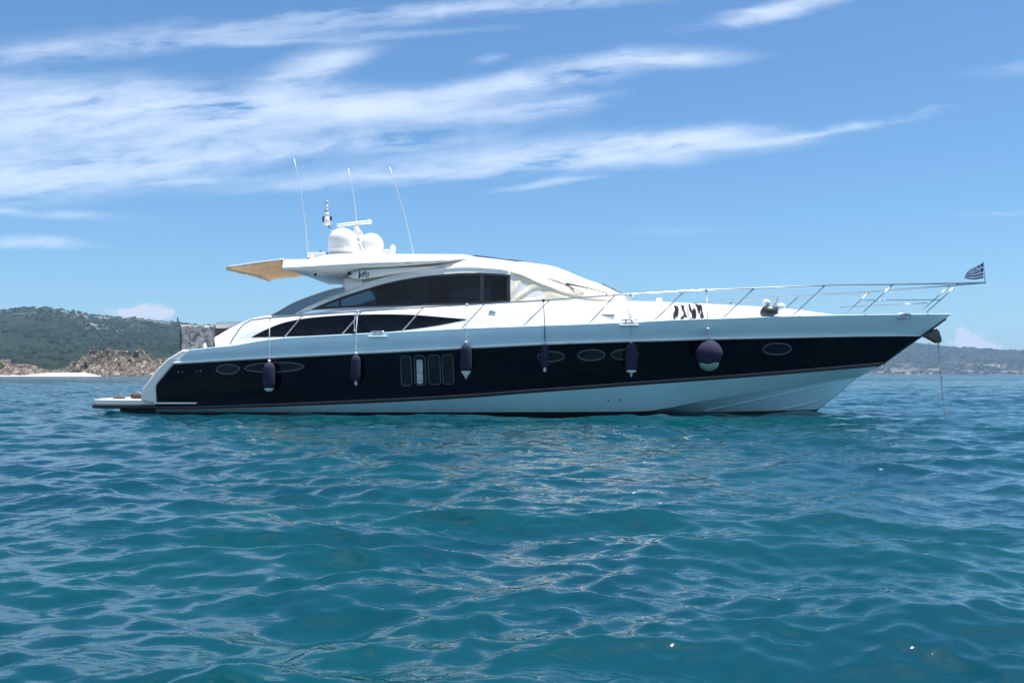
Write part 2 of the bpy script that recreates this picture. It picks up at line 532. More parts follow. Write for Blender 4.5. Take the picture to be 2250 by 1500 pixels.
# ------------------------------------------------------------------ yacht frame: u forward, b towards the photographer, z up
TH = R(6.0); CT, ST = math.cos(TH), math.sin(TH)
LOA = 21.8
YS = (LOA * CT + 0.4825 * LOA * ST) / 0.9475
XS = -0.465 * YS
yacht = empty('motor_yacht', (XS, YS, 0), -TH)
tag(yacht, 'long white and navy blue motor yacht lying at anchor on the teal sea', 'yacht')


def P(px, py, b):
    """point of the yacht (local u, -b, z) that stands at half-breadth b and shows at (px, py); b may be a function of (u, z)"""
    k = (px - 1125) / F
    bb = b(LOA * .5, 2.0) if callable(b) else b
    for _ in range(14 if callable(b) else 1):
        u = (k * (YS - bb * CT) - XS + bb * ST) / (CT + k * ST)
        Y = YS - u * ST - bb * CT
        z = CH - (py - HZ) * Y / F
        if callable(b): bb = 0.5 * bb + 0.5 * b(u, z) if _ < 10 else b(u, z)
    return Vector((u, -bb, z))


def mir(p): return Vector((p[0], -p[1], p[2]))


def both(P_, mb, mi=0, smooth=True, flip=False):
    mb.grid(P_, mi, smooth, flip)
    mb.grid([[mir(p) for p in r] for r in P_], mi, smooth, not flip)


def halfbeam(umax, bmax, full=0.42, pw=2.3, aft=0.96):
    def f(u, z=0):
        t = u / umax
        if t < full: return bmax * (aft + (1 - aft) * math.sin(max(0, min(1, t / full)) * math.pi / 2))
        s = min(1.0, (t - full) / (1 - full))
        return max(0.0, bmax * (1 - s ** pw))
    return f


sheer = ip([(385, 771), (417, 769), (470, 763), (515, 759), (552, 752), (590, 746.5), (622, 743), (763, 735), (881, 729), (1014, 722), (1150, 717), (1293, 712), (1411, 707), (1500, 702.5), (1600, 699.5), (1733, 695), (1890, 692), (2091, 690)])
rubl = ip([(380, 798), (590, 785.5), (700, 780), (1012, 764.5), (1193, 755.5), (1300, 751.5), (1500, 746), (1600, 743.5), (1733, 741), (1900, 738), (2025, 737)])
navb = ip([(342, 894), (430, 892.5), (700, 882), (1000, 867.5), (1200, 852.5), (1300, 845.5), (1400, 838), (1555, 827), (1700, 816), (1900, 799), (1945, 795)])
stem = ip([(690, 2091), (718, 2054), (760, 1993), (795, 1945), (830, 1900), (877, 1833), (900, 1797), (915, 1772), (960, 1690)])
inner = ip([(769, 417), (797, 385), (827, 358), (848, 342.5), (887, 342), (915, 342)])
outer_pts = [(403, 768), (398, 769.5), (369, 787), (342, 813), (326, 837), (314, 851), (310, 866), (309, 880)]

ust = P(2091, 690, 0).x
Bs = halfbeam(ust, 2.57, .44, 2.35)
urub = P(2025, 737, 0).x
Br = halfbeam(urub, 2.50, .44, 2.2)
unav = P(1945, 795, 0).x
Bn = halfbeam(unav, 2.42, .42, 2.0)
uch = P(1880, 832, 0).x
Bc = halfbeam(uch, 2.25, .40, 1.9)


def band(rowfns, n=110, mb=None, mi=0, rows=None):
    """rowfns: list of (y(x), half-breadth fn, x_aft, x_stem)"""
    out = []
    for (yf, bf, xa, xb) in rowfns:
        row = []
        for j in range(n + 1):
            t = j / n
            t = 1 - (1 - t) ** 1.35          # finer towards the bow
            x = xa + (xb - xa) * t
            row.append(P(x, yf(x), bf) if j < n else P(x, yf(x), 0.0))
        out.append(row)
    return out


def mixf(fa, fb, t): return lambda *a: fa(*a) * (1 - t) + fb(*a) * t


# bulwark and topsides above the rubbing strake
rows = []
for i in range(7):
    t = i / 6
    yf = mixf(sheer, rubl, t)
    # bow end of the row lies on the stem
    xs = 2091 + (2025 - 2091) * t
    xa = inner(769 + (797 - 769) * t)
    bf = (lambda t: (lambda u, z=0: max(0, Bs(u) * (1 - t) + Br(u) * t + 0.035 * math.sin(math.pi * t) * min(1, Br(u)))))(t)
    rows.append((yf, bf, xa, xs))
g1 = band(rows)
mb = MB(); both(g1, mb)
# rounded cap rail and inner face of the bulwark
top = g1[0]
def inset(p, d, dz_): 
    b = max(0, -p.y - d); return Vector((p.x - (0.0 if b > 0 else d), -b, p.z + dz_))
cap = [[Vector(p) for p in top], [inset(p, .02, .012) for p in top], [inset(p, .07, .016) for p in top], [inset(p, .11, 0.0) for p in top], [inset(p, .13, -.16) for p in top]]
both(cap, mb, 0, True, True)
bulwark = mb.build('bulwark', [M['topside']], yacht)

# navy band
rows = []
for i in range(11):
    t = i / 10
    yf = mixf(rubl, navb, t)
    ya = yf(342 + (385 - 342) * (1 - t))
    xa = inner(797 + (894 - 797) * t)
    xs = 2025 + (1945 - 2025) * t
    bf = (lambda t: (lambda u, z=0: max(0, Br(u) * (1 - t) + Bn(u) * t)))(t)
    rows.append((yf, bf, xa, xs))
g2 = band(rows)
hull_mb = MB(); both(g2, hull_mb, 0)
# dark red line, black line
off = lambda d: (lambda x: navb(x) + d * (0.55 + 0.45 * min(1, (x - 342) / 400)))
g3 = band([(off(0), Bn, 342, 1945), (off(2.6), lambda u, z=0: Bn(u), 342, 1941)])
both(g3, hull_mb, 1)
g4 = band([(off(2.6), lambda u, z=0: Bn(u), 342, 1941), (off(8.5), lambda u, z=0: Bn(u) - .01, 342, 1934)])
both(g4, hull_mb, 2)
# white bottom: down to the waterline stripe, with spray chine forward
wl = ip([(342, 905), (640, 906), (1300, 906), (1500, 905), (1700, 902), (1800, 899)])
chine = ip([(342, 905.5), (1000, 905.2), (1399, 903.5), (1555, 879), (1729, 852), (1853, 832), (1885, 829)])
g5 = band([(off(8.5), lambda u, z=0: Bn(u) - .01, 342, 1934), (mixf(off(8.5), chine, .5), lambda u, z=0: .5 * (Bn(u) + Bc(u)), 342, 1908), (chine, Bc, 342, 1887)])
both(g5, hull_mb, 3)
Bw = lambda u, z=0: max(0, (Bc(u) - 0.10) * (1 - max(0, (u / P(1800, 899, 0).x - .62) / .38) ** 1.6)) if u < P(1800, 899, 0).x else 0.0
uw = P(1800, 899, 0).x
Bw2 = halfbeam(uw, 2.12, .38, 1.5)
def low(yf): return yf
lower = [(chine, lambda u, z=0: max(0, Bc(u) - .045), 342, 1884)]
for i in range(1, 6):
    t = i / 5
    lower.append((mixf(chine, wl, t), (lambda t: (lambda u, z=0: max(0, (Bc(u) - .045) * (1 - t) + Bw2(u) * t)))(t), 342, 1884 + (1800 - 1884) * t))
g6 = band(lower)
both([g5[-1], g6[0]], hull_mb, 3, False)
both(g6, hull_mb, 3)
# black boot top and the bottom below water
wlp = g6[-1]
boot = [[Vector(p) for p in wlp]]
for dzz, db in ((-.06, .01), (-.14, .03), (-.3, .25), (-.5, .7)):
    boot.append([Vector((p.x + dzz * 1.3 * (j / len(wlp)) ** 6 * 1.0, -max(0.0, -p.y - db), p.z + dzz)) for j, p in enumerate(wlp)])
keel = [Vector((p.x - .9 * (j / len(wlp)) ** 6, 0, p.z - .95 + .3 * (j / len(wlp)) ** 3)) for j, p in enumerate(wlp)]
boot.append(keel)
both(boot, hull_mb, 4)
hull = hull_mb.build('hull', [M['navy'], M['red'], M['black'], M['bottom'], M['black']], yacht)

# spray rails forward
for pts in ([(1545, 903), (1667, 877), (1760, 857), (1842, 840)], [(1715, 899), (1760, 890), (1800, 880)]):
    mb = MB()
    yf = ip(pts)
    for s in (1, -1):
        tp = []
        for j in range(25):
            x = pts[0][0] + (pts[-1][0] - pts[0][0]) * j / 24
            # find half-breadth on the loft by nearest neighbour in the grid
            best = None
            for row in g6:
                for q in row[::3]:
                    wq = (q.x - P(x, yf(x), max(0, -q.y)).x) ** 2 + (q.z - P(x, yf(x), max(0, -q.y)).z) ** 2
                    if best is None or wq < best[0]: best = (wq, -q.y)
            p = P(x, yf(x), max(0.0, best[1]) + .012)
            tp.append(p if s > 0 else mir(p))
        # smooth
        for _ in range(4):
            for q in range(1, len(tp) - 1): tp[q] = tp[q - 1] * .25 + tp[q] * .5 + tp[q + 1] * .25
        mb.tube(tp, 0.014, 6)
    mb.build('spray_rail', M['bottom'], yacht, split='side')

# rubbing strake: a proud white strip
mb = MB()
row = g1[-1]
sec = [(0, .035), (.075, .026), (.088, .008), (.07, -.02), (0, -.03)]
strip = []
for o_, dzz in sec:
    strip.append([Vector((p.x, p.y - o_ * min(1.0, (1 - j / 110) * 6 + .1) * min(1, (-p.y) / .3 + .1), p.z + dzz * (0.45 + .55 * min(1, (1 - j / 110) * 2.2)))) for j, p in enumerate(row)])
both(strip, mb, 0, True, True)
mb.build('rub_rail', M['rub'], yacht, split='side')

# transom block with the curved quarter, full width
prof_out = [P(x, y, 2.40) for x, y in outer_pts]
prof_in = [P(inner(y), y, 2.40) for y in (887, 868, 848, 838, 827, 812, 797, 783, 769)]
ycurve = [(p.x, p.z) for p in prof_out] + [(p.x + .02, p.z) for p in prof_in]
mb = MB()
n = len(ycurve)
ys_ = []
halfs = [(-2.415, .0), (-2.40, 1), (2.40, 1), (2.415, 0)]
mb.prism(ycurve, -2.42, 2.42)
transom = mb.build('transom', M['white'], yacht, bevel=0.05)
# hull side closing strip behind the wing (dark)
# swim platform
p0 = P(197, 877, 2.15); p1 = P(345, 887, 2.15)
x0, x1 = p0.x, p1.x + .12
ztop = P(250, 877, 2.15).z
def plan(x0, x1, hb, r, inset=0.0):
    pts = []
    for sx, sy, a0 in ((x0, -hb, 180), (x0, hb, 90)):
        pass
    pts.append((x1, -hb + inset))
    for k in range(9):
        a = R(270 - 90 * k / 8); pts.append((x0 + r + (r - inset) * math.cos(a), -hb + r + (r - inset) * math.sin(a)))
    for k in range(9):
        a = R(180 - 90 * k / 8); pts.append((x0 + r + (r - inset) * math.cos(a), hb - r + (r - inset) * math.sin(a)))
    pts.append((x1, hb - inset))
    return pts
def slab(mb, pl, za, zb, mi=0):
    n = len(pl)
    vs = [(x, y, za) for x, y in pl] + [(x, y, zb) for x, y in pl]
    fs = [tuple(range(n)), tuple(range(2 * n - 1, n - 1, -1))] + [(i, i + n, (i + 1) % n + n, (i + 1) % n) for i in range(n)]
    mb.add(vs, fs, mi, False)
mb = MB(); slab(mb, plan(x0, x1, 2.3, .45), ztop - .125, ztop)
plat = mb.build('swim_platform', M['white'], yacht, bevel=0.02)
mb = MB(); slab(mb, plan(x0 - .03, x1, 2.34, .47), ztop - .215, ztop - .125)
mb.build('fender_strip', M['black'], plat, bevel=0.02)
mb = MB(); slab(mb, plan(x0 + .1, x1 - .3, 2.2, .4), ztop + .001, ztop + .012)
mb.build('teak_deck', M['teak'], plat)
mb = MB(); slab(mb, plan(x0 + .55, x1 + 1.2, 2.0, .3), ztop - .36, ztop - .214)
mb.build('platform_underbody', M['black'], plat)
# thin trim strip running from the platform along the hull
mb = MB()
mb.tube([P(x, 885.5, lambda u, z=0: Bn(u) + .03) for x in (340, 370, 400, 432)], .022, 6)
mb.tube([mir(P(x, 885.5, lambda u, z=0: Bn(u) + .03)) for x in (340, 370, 400, 432)], .022, 6)
mb.build('trim_strip', M['rub'], yacht, split='side')

# decks
mb = MB()
dk = [[inset(p, .12, -.12) for p in top], [Vector((p.x - (.12 if -p.y <= .12 else 0), 0, p.z - .08)) for p in top]]
both(dk, mb, 0, True, True)
mb.build('deck', M['white'], yacht)

# ---- trunk: low deckhouse side and foredeck
def Bd(u, z=0): return max(0.02, Bs(u) - 0.34 - 0.10 * max(0, (u - 12) / 8))
ledge_lo = ip([(471, 744), (500, 729), (530, 715), (560, 705), (590, 700), (649, 696.5), (763, 686), (881, 681), (1003, 678), (1160, 676), (1373, 676), (1500, 679), (1600, 683.5), (1700, 688.5), (1835, 693)])
ledge_hi = ip([(471, 741), (500, 724), (530, 709), (560, 698), (590, 693), (649, 690.5), (763, 679), (881, 674), (1003, 670), (1121, 666.5), (1272, 662), (1373, 664), (1549, 671), (1667, 677), (1733, 681), (1835, 692.5)])
crown = ip([(471, 740.5), (500, 723), (530, 708), (560, 697), (590, 692), (649, 689.5), (763, 678), (881, 673), (1003, 669), (1121, 665), (1272, 660), (1373, 660.5), (1549, 667), (1667, 673), (1733, 678), (1835, 691)])
base = lambda x: sheer(x) + 12
N = 90
def rowpts(yf, bf, xa, xb, n=N): return [P(xa + (xb - xa) * j / n, yf(xa + (xb - xa) * j / n), bf) for j in range(n + 1)]
tr = [rowpts(base, Bd, 474, 1850), rowpts(mixf(base, ledge_lo, .5), lambda u, z=0: Bd(u) - .10, 473, 1845),
      rowpts(ledge_lo, lambda u, z=0: max(.015, Bd(u) - .19), 471, 1835)]
for t, d in ((.35, .25), (.7, .31), (1.0, .42)):
    tr.append(rowpts(mixf(ledge_lo, ledge_hi, t), (lambda d: lambda u, z=0: max(.012, Bd(u) - d))(d), 471, 1835))
r_ = rowpts(crown, lambda u, z=0: max(.005, (Bd(u) - .42) * .5), 471, 1835)
tr.append(r_)
tr.append([Vector((p.x, 0, p.z + .015)) for p in r_])
mb = MB(); both(tr, mb, 0, True)
endv = [row[0] for row in tr] ; 
mb.add(endv + [mir(p) for p in endv[::-1]], [tuple(range(2 * len(endv)))], 0, False)
trunk = mb.build('deckhouse', M['white'], yacht)
# fine groove line along the shaded panel
def trunk_b(off_):
    def f(u, z):
        return Bd(u) - .05 + off_
    return f
mb = MB(); mb.tube([P(x, 699.5 - (x - 1020) * .003, lambda u, z=0: Bd(u) - .125) for x in range(1035, 1420, 20)], .006, 5)
mb.build('moulded_line', M['white'], yacht)


def panel(pts, bf, name, mat, parent=None, thick=.012, proud=.004, sides=(1, -1), res=None, mi_parent=None, frame=None):
    """a pane traced in the photograph, laid on the curved side bf, triangulated along columns; upper and lower outline given"""
    up, lo = pts
    xa, xb = up[0][0], up[-1][0]
    fu, fl = ip(up), ip(lo)
    obs = []
    for s in sides:
        mb = MB()
        n = res or 60
        fr, bk = [], []
        for i in range(7):
            t = i / 6; r1, r2 = [], []
            for j in range(n + 1):
                x = xa + (xb - xa) * j / n
                yu, yl = fu(x), fl(x)
                y = yu + (yl - yu) * t
                p = P(x, y, lambda u, z: bf(u, z) + proud); q = Vector((p.x, p.y + thick + proud, p.z))
                r1.append(p if s > 0 else mir(p)); r2.append(q if s > 0 else mir(q))
            fr.append(r1); bk.append(r2)
        mb.grid(fr, 0, True, s < 0); mb.grid(bk, 0, True, s > 0)
        mb.grid([fr[0], bk[0]], 0, False); mb.grid([fr[-1], bk[-1]], 0, False)
        mb.grid([[r[0] for r in fr], [r[0] for r in bk]], 0, False); mb.grid([[r[-1] for r in fr], [r[-1] for r in bk]], 0, False)
        o = mb.build(name, mat, parent or yacht)
        obs.append(o)
    return obs

# lateral position of the deckhouse side as function of height (for laid-on panes)
def side_low(u, z):
    # match trunk loft: base->ledge_lo moves inboard .10
    zb = 1.75 + 0.018 * u; zt = zb + .62
    # interpolate on the loft rows of the trunk
    bs = []
    for row in tr[:3]:
        us = [p.x for p in row]
        bs.append((float(np.interp(u, us, [p.z for p in row])), float(np.interp(u, us, [-p.y for p in row]))))
    if z >= bs[2][0]: return bs[2][1]
    return float(np.interp(z, [q[0] for q in bs], [q[1] for q in bs]))
lw_up = [(553, 740), (582, 725), (622, 709), (665, 700), (710, 695), (779, 691), (843, 690), (897, 691), (977, 697), (1027, 701.3)]
lw_lo = [(553, 741), (582, 740.6), (630, 739.5), (750, 736), (843, 730), (950, 717), (1027, 702.3)]
panel((lw_up, lw_lo), side_low, 'saloon_window', M['glass'])

# ---- upper cabin
ucab = P(1121, 640, 1.7).x
def bcab(u, z):
    """plan of the cabin side with tumblehome"""
    base_b = 1.78
    if u > ucab:
        s = (u - ucab) / 3.15
        base_b = 1.78 - 1.05 * min(1.3, s) ** 2.0
    zl = 2.25 + 0.012 * u
    return max(.05, base_b - 0.30 * (z - zl))
sill = ip([(649, 692), (685, 682), (763, 678), (881, 673), (1003, 669.5), (1121, 666), (1200, 664), (1272, 661), (1375, 662)])
bando = ip([(649, 690), (683, 671), (700, 663), (755, 641), (771, 633), (817, 618), (883, 601), (950, 591.5), (1030, 587), (1097, 591), (1137, 600.5), (1187, 622), (1240, 640), (1272, 648), (1330, 658), (1375, 661)])
rooft = ip([(755, 600), (800, 590), (871, 566), (950, 561), (1017, 560), (1041, 563.5), (1090, 569), (1149, 577), (1213, 586), (1240, 595), (1280, 612), (1320, 626), (1350, 640), (1376, 654)])
# side wall
uw_up = [(685, 679), (721, 663), (790, 639), (870, 617), (950, 605), (1030, 599.5), (1097, 601.5), (1121, 604)]
uw_lo = [(685, 680), (763, 676), (881, 672), (1003, 669), (1121, 664.5)]
fu_, fl_ = ip(uw_up), ip(uw_lo)
side = []
NS = 30
for i in range(NS + 1):
    side.append(rowpts(mixf(sill, bando, i / NS), bcab, 649, 1375, 240))
cs_v = [p for r in side for p in r]; cs_f = []
for i in range(NS):
    for j in range(240):
        x = 649 + (1375 - 649) * (j + .5) / 240; t = (i + .5) / NS
        y = sill(x) * (1 - t) + bando(x) * t
        if 692 < x < 1117 and fu_(x) + 2.5 < y < fl_(x) - 2.5: continue
        cs_f.append((i * 241 + j, i * 241 + j + 1, (i + 1) * 241 + j + 1, (i + 1) * 241 + j))
mb = MB(); mb.add(cs_v, cs_f); mb.add([mir(p) for p in cs_v], [q[::-1] for q in cs_f])
cabin = mb.build('cabin_side', M['white'], yacht, solid=0.05, split='side')
# roof shell (forward of the arch pillar)
roof = []
def broof(t):
    return lambda u, z: max(.02, bcab(u, z) - (1 - math.cos(t * math.pi / 2)) * .62 * bcab(u, z))
for i in range(9):
    t = i / 8
    roof.append(rowpts(mixf(bando, rooft, math.sin(t * math.pi / 2)), broof(t), 752, 1376, 100))
roof.append([Vector((p.x, p.y * .5, p.z + .02)) for p in roof[-1]])
roof.append([Vector((p.x, 0, p.z + .03)) for p in roof[-2]])
split = 62   # the canvas begins here
mb = MB(); both([r[:split + 1] for r in roof], mb)
mb.build('cabin_roof', M['white'], yacht)
# raised bead around the arch
mb = MB()
for s in (1, -1):
    tp = [P(x, bando(x) + 1.2, lambda u, z: bcab(u, z) + .018) for x in range(655, 1122, 6)]
    mb.tube([p if s > 0 else mir(p) for p in tp], .026, 8)
mb.build('arch_moulding', M['rub'], yacht, split='side')

wins = []
for s_ in (1, -1):
    mb = MB()
    outer, inner_ = [], []
    xs_o = list(np.linspace(685, 1121, 70)); xs_i = list(np.linspace(697, 1114, 70))
    bfw = lambda u, z: bcab(u, z) + .030
    lo_o = [P(x, fu_(x), bfw) for x in xs_o] + [P(x, fl_(x), bfw) for x in xs_o[::-1]]
    lo_i = [P(x, min(fu_(x) + 5, (fu_(x) + fl_(x)) / 2), bfw) for x in xs_i] + [P(x, max(fl_(x) - 4.5, (fu_(x) + fl_(x)) / 2), bfw) for x in xs_i[::-1]]
    lo_o.append(lo_o[0]); lo_i.append(lo_i[0])
    bk = [Vector((p.x, p.y + .05, p.z)) for p in lo_i]
    rows_w = [lo_o, lo_i, bk]
    if s_ < 0: rows_w = [[mir(p) for p in r] for r in rows_w]
    mb.grid(rows_w, 0, False, s_ < 0)
    for xm, wm in ((1059, 4), (747, 3)):
        q = [P(xm - wm, fu_(xm) + 4, bfw), P(xm + wm, fu_(xm) + 4, bfw), P(xm + wm, fl_(xm) - 3, bfw), P(xm - wm, fl_(xm) - 3, bfw)]
        if s_ < 0: q = [mir(p) for p in q]
        mb.add(q, [(0, 1, 2, 3) if s_ > 0 else (3, 2, 1, 0)], 0, False)
    w_ = mb.build('cabin_window', M['frame'], yacht); wins.append(w_)
    for a_, b_ in ((697, 745), (750, 1055), (1063, 1114)):
        xs_ = np.linspace(a_, b_, 14)
        upx = [(x, min(fu_(x) + 4, (fu_(x) + fl_(x)) / 2 - .3)) for x in xs_]; lox = [(x, max(fl_(x) - 3.5, (fu_(x) + fl_(x)) / 2 + .3)) for x in xs_]
        panel((upx, lox), lambda u, z: bcab(u, z) + .012, 'pane', M['clear'], parent=w_, thick=.004, sides=(s_,))
# saloon inside, seen dimly through the glass
mb = MB()
for x, hh, dd_ in ((820, .45, .6), (960, .55, -.5), (1085, .75, .75)):
    c_ = P(x, 668, .9); mb.box((c_.x, dd_, c_.z + hh / 2), (.5, .55, hh)); mb.box((c_.x - .22, dd_, c_.z + hh), (.12, .5, .5))
mb.build('saloon_seat', M['dim'], yacht, bevel=.04, split='all')
mb = MB(); c_ = P(1110, 660, .5); mb.box((c_.x + .3, 0, c_.z + .25), (.5, 2.6, .5)); mb.build('helm_console', M['dim'], yacht, bevel=.05)
mb = MB()
cl = [[Vector((p.x, p.y * .97, p.z - .07)) for p in roof[4][3:split]], [Vector((p.x, p.y * .5, p.z - .09)) for p in roof[8][3:split]], [Vector((p.x, 0, p.z - .09)) for p in roof[8][3:split]]]
both(cl, mb); mb.build('headlining', M['dim'], yacht)

# aft smoked side glass fairing
panel(([(590, 696), (612, 684), (640, 668), (690, 648), (738, 633.5), (757, 630)], [(590, 697.5), (649, 690), (690, 667), (720, 653), (757, 640)]), lambda u, z: 1.74, 'side_glass', M['smoke'], thick=.015)
mb = MB()
fe = ip([(590, 696), (612, 684), (640, 668), (690, 648), (738, 633.5), (757, 630)])
for s in (1, -1):
    tp = [P(x, fe(x), 1.75) for x in range(590, 742, 6)]
    mb.tube([p if s > 0 else mir(p) for p in tp], .012, 6)
mb.build('glass_trim', M['steel'], yacht, split='side')

# ---- hardtop with radar arch
UH0, UH1 = P(850, 575, 1.7).x, P(1040, 570, 1.5).x
Bh = lambda k: (lambda u, z=0: max(.05, 1.82 * k * (1 - 0.10 * max(0, (u - 8) / 2.5) ** 2 - 0.35 * max(0, (u - UH0) / (UH1 - UH0)) ** 2.2)))
lipb = ip([(621, 592.5), (676, 591), (749, 588), (795, 585.5), (870, 582), (950, 577), (1040, 570)])
lipt = ip([(621, 586), (676, 583), (749, 578), (795, 575.5), (870, 573.5), (950, 570.5), (1040, 567)])
topl = ip([(621, 569), (650, 569.5), (676, 568), (700, 563.5), (722, 558), (760, 556), (842, 555), (871, 557.5), (950, 558), (1017, 558.5), (1040, 563)])
botl = ip([(621, 594.5), (651, 599), (680, 604), (693, 611), (724, 616.5), (756, 619), (800, 611), (870, 598), (950, 587), (1040, 574)])
ht = [rowpts(botl, Bh(.22), 650, 1040, 70), rowpts(mixf(botl, lipb, .22), Bh(.55), 638, 1040, 70), rowpts(mixf(botl, lipb, .6), Bh(.85), 626, 1040, 70), rowpts(lipb, Bh(1.0), 621, 1040, 70),
      rowpts(mixf(lipb, lipt, .5), Bh(1.03), 620, 1040, 70), rowpts(lipt, Bh(1.0), 621, 1040, 70), rowpts(mixf(lipt, topl, .55), Bh(.9), 622, 1040, 70), rowpts(mixf(lipt, topl, .9), Bh(.74), 623, 1040, 70), rowpts(topl, Bh(.5), 624, 1040, 70)]
ht = [[Vector((p.x, 0, p.z)) for p in ht[0]]] + ht + [[Vector((p.x, 0, p.z + .02)) for p in ht[-1]]]
mb = MB(); both(ht, mb)
ev = [r[0] for r in ht]; mb.add(ev + [mir(p) for p in ev[::-1]], [tuple(range(2 * len(ev)))], 0, False)
ev = [r[-1] for r in ht]; mb.add(ev + [mir(p) for p in ev[::-1]], [tuple(range(2 * len(ev)))], 0, False)
hardtop = mb.build('hardtop', M['white'], yacht)
# arch pillars
mb = MB()
for s in (1, -1):
    q = [P(756, 612, 1.5), P(790, 608, 1.5), P(800, 622, 1.68), P(752, 642, 1.70)]
    r2 = [Vector((p.x, p.y + .3, p.z)) for p in q]
    vs = q + r2
    if s < 0: vs = [mir(p) for p in vs]
    mb.add(vs, [(0, 1, 2, 3), (7, 6, 5, 4), (0, 4, 5, 1), (1, 5, 6, 2), (2, 6, 7, 3), (3, 7, 4, 0)], 0, False)
mb.build('arch_pillar', M['white'], yacht, bevel=.03, split='side')
# sweeping shoulder tube with the model number
mb = MB()
tubey = ip([(762, 607), (800, 603), (850, 597), (900, 592), (960, 586), (1040, 580)])
for s in (1, -1):
    tp, rd = [], []
    for j in range(30):
        x = 766 + (975 - 766) * j / 29
        p = P(x, tubey(x), 1.66 - .22 * (j / 29) ** 2); tp.append(p if s > 0 else mir(p)); rd.append(.125 * math.sin(min(1, (j + .6) / 5) * math.pi / 2) * (1 - .93 * (j / 29) ** 1.3))
    mb.tube(tp, rd, 14)
mb.build('shoulder_fairing', M['white'], yacht, split='side')
def lamp_dot(px, py, b, r, name='side_lamp'):
    mb = MB()
    for s in (1, -1):
        p = P(px, py, b); 
        if s < 0: p = mir(p)
        mb.lathe([(0, -.02), (r, -.02), (r, .0), (r * .8, .015), (0, .02)], p, 16, axis='Y')
    mb.build(name, M['dark'], yacht, split='side')
lamp_dot(768, 601, 1.80, .05)
lamp_dot(693, 603, 1.67, .035)

def text(txt, px, py, b, h, mat, name, shear=.35, parent=None, ext=.004):
    cu_ = bpy.data.curves.new(name, 'FONT'); cu_.body = txt; cu_.size = h; cu_.shear = shear; cu_.extrude = ext; cu_.offset = h * .012
    ob = bpy.data.objects.new(name, cu_); col.objects.link(ob)
    dg = bpy.context.evaluated_depsgraph_get()
    me = bpy.data.meshes.new_from_object(ob.evaluated_get(dg)); bpy.data.objects.remove(ob)
    me.materials.clear(); me.materials.append(mat)
    o = bpy.data.objects.new(name, me); col.objects.link(o)
    p = P(px, py, b); o.location = p; o.rotation_euler = (R(90), 0, 0); o.parent = parent or yacht
    return o
text('V', 781, 612, 1.80, .26, M['ropedark'], 'number_lettering', .5)
text('70', 794, 610, 1.81, .17, M['ropedark'], 'number_lettering', .3)

# roof details: hatch seam lines
mb = MB()
tp = [P(x, y, 1.45) for x, y in ((878, 568), (893, 577), (908, 584))]
mb.tube(tp, [.01, .016, .02], 6); mb.tube([mir(p) for p in tp], .014, 6)
mb.build('cable_cover', M['steel'], hardtop, split='side')
mb = MB()
tp = [P(x, y, .3) for x, y in ((1041, 561.5), (1090, 567), (1150, 574.5))]
mb.tube(tp, .014, 6)
mb.build('roof_track', M['dark'], yacht)

for pts in ([(796, 575.5), (850, 577), (905, 579)], [(700, 577), (760, 573), (830, 570)]):
    mb = MB(); yf = ip(pts)
    for s in (1, -1):
        tp = [P(x, yf(x), 1.80) for x in np.linspace(pts[0][0], pts[-1][0], 10)]
        mb.tube([p if s > 0 else mir(p) for p in tp], .006, 5)
    mb.build('joint_line', M['steel'], hardtop, split='side')
for x in (1165, 1420):
    mb = MB(); tp = [P(x, yy, lambda u, z=0: Bd(u) - .12) for yy in np.linspace(ledge_lo(x) + 1, sheer(x) + 2, 6)]
    mb.tube(tp, .004, 5); mb.build('panel_joint', M['steel'], yacht)
# ---- satellite domes, radar, mast
def dome(px0, px1, ybase, ytop, b, name='satellite_dome'):
    cpt = P((px0 + px1) / 2, ybase, b)
    r = abs(P(px1, ybase, b).x - P(px0, ybase, b).x) / 2
    H = P((px0 + px1) / 2, ytop, b).z - cpt.z
    pr = [(r * .80, -.12), (r * .84, .0), (r * .98, .05), (r, .1)]
    hc = H - r * .95
    pr.append((r, hc))
    for k in range(1, 10):
        a = R(90 * k / 9); pr.append((r * math.cos(a), hc + r * .95 * math.sin(a)))
    mb = MB(); mb.lathe(pr, cpt, 32)
    o = mb.build(name, M['dome'], yacht)
    mb = MB(); mb.tube([cpt + Vector((r * 1.003 * math.cos(a), r * 1.003 * math.sin(a), .1)) for a in np.linspace(0, 2 * math.pi, 33)], .006, 5)
    mb.build('seam', M['frame'] if False else M['white'], o)
    return o
dome(722, 783, 556, 501, .75)
dome(789, 842, 554, 512.5, -.75)
mb = MB()
a_, b_ = P(742, 495, .05), P(812, 487.5, .05)
d_ = (b_ - a_).normalized()
mb.tube([a_ - d_ * .02, a_, b_, b_ + d_ * .03], [.03, .042, .05, .05], 12)
mb.lathe([(0, -.06), (.05, -.05), (.062, 0), (.05, .05), (0, .06)], b_, 14, axis='Y')
rad = mb.build('radar_scanner', M['dome'], yacht)
mb = MB()
m0 = P(783, 498, .05)
mb.tube([P(790, 556, .05), P(788, 528, .05), P(786, 512, .05), m0], [.10, .08, .13, .07], 14)
mb.box(P(787, 515, .05), (.22, .22, .12))
mb.build('radar_mount', M['dome'], yacht, bevel=.02)
mb = MB()
mb.tube([P(793, 550, .5), P(786, 524, .4), P(792, 527, .4), P(804, 551, .5)], .012, 6)
mb.tube([P(786, 533, .4), P(795, 533, .45)], .010, 6)
mb.build('radar_bracket', M['steel'], yacht)
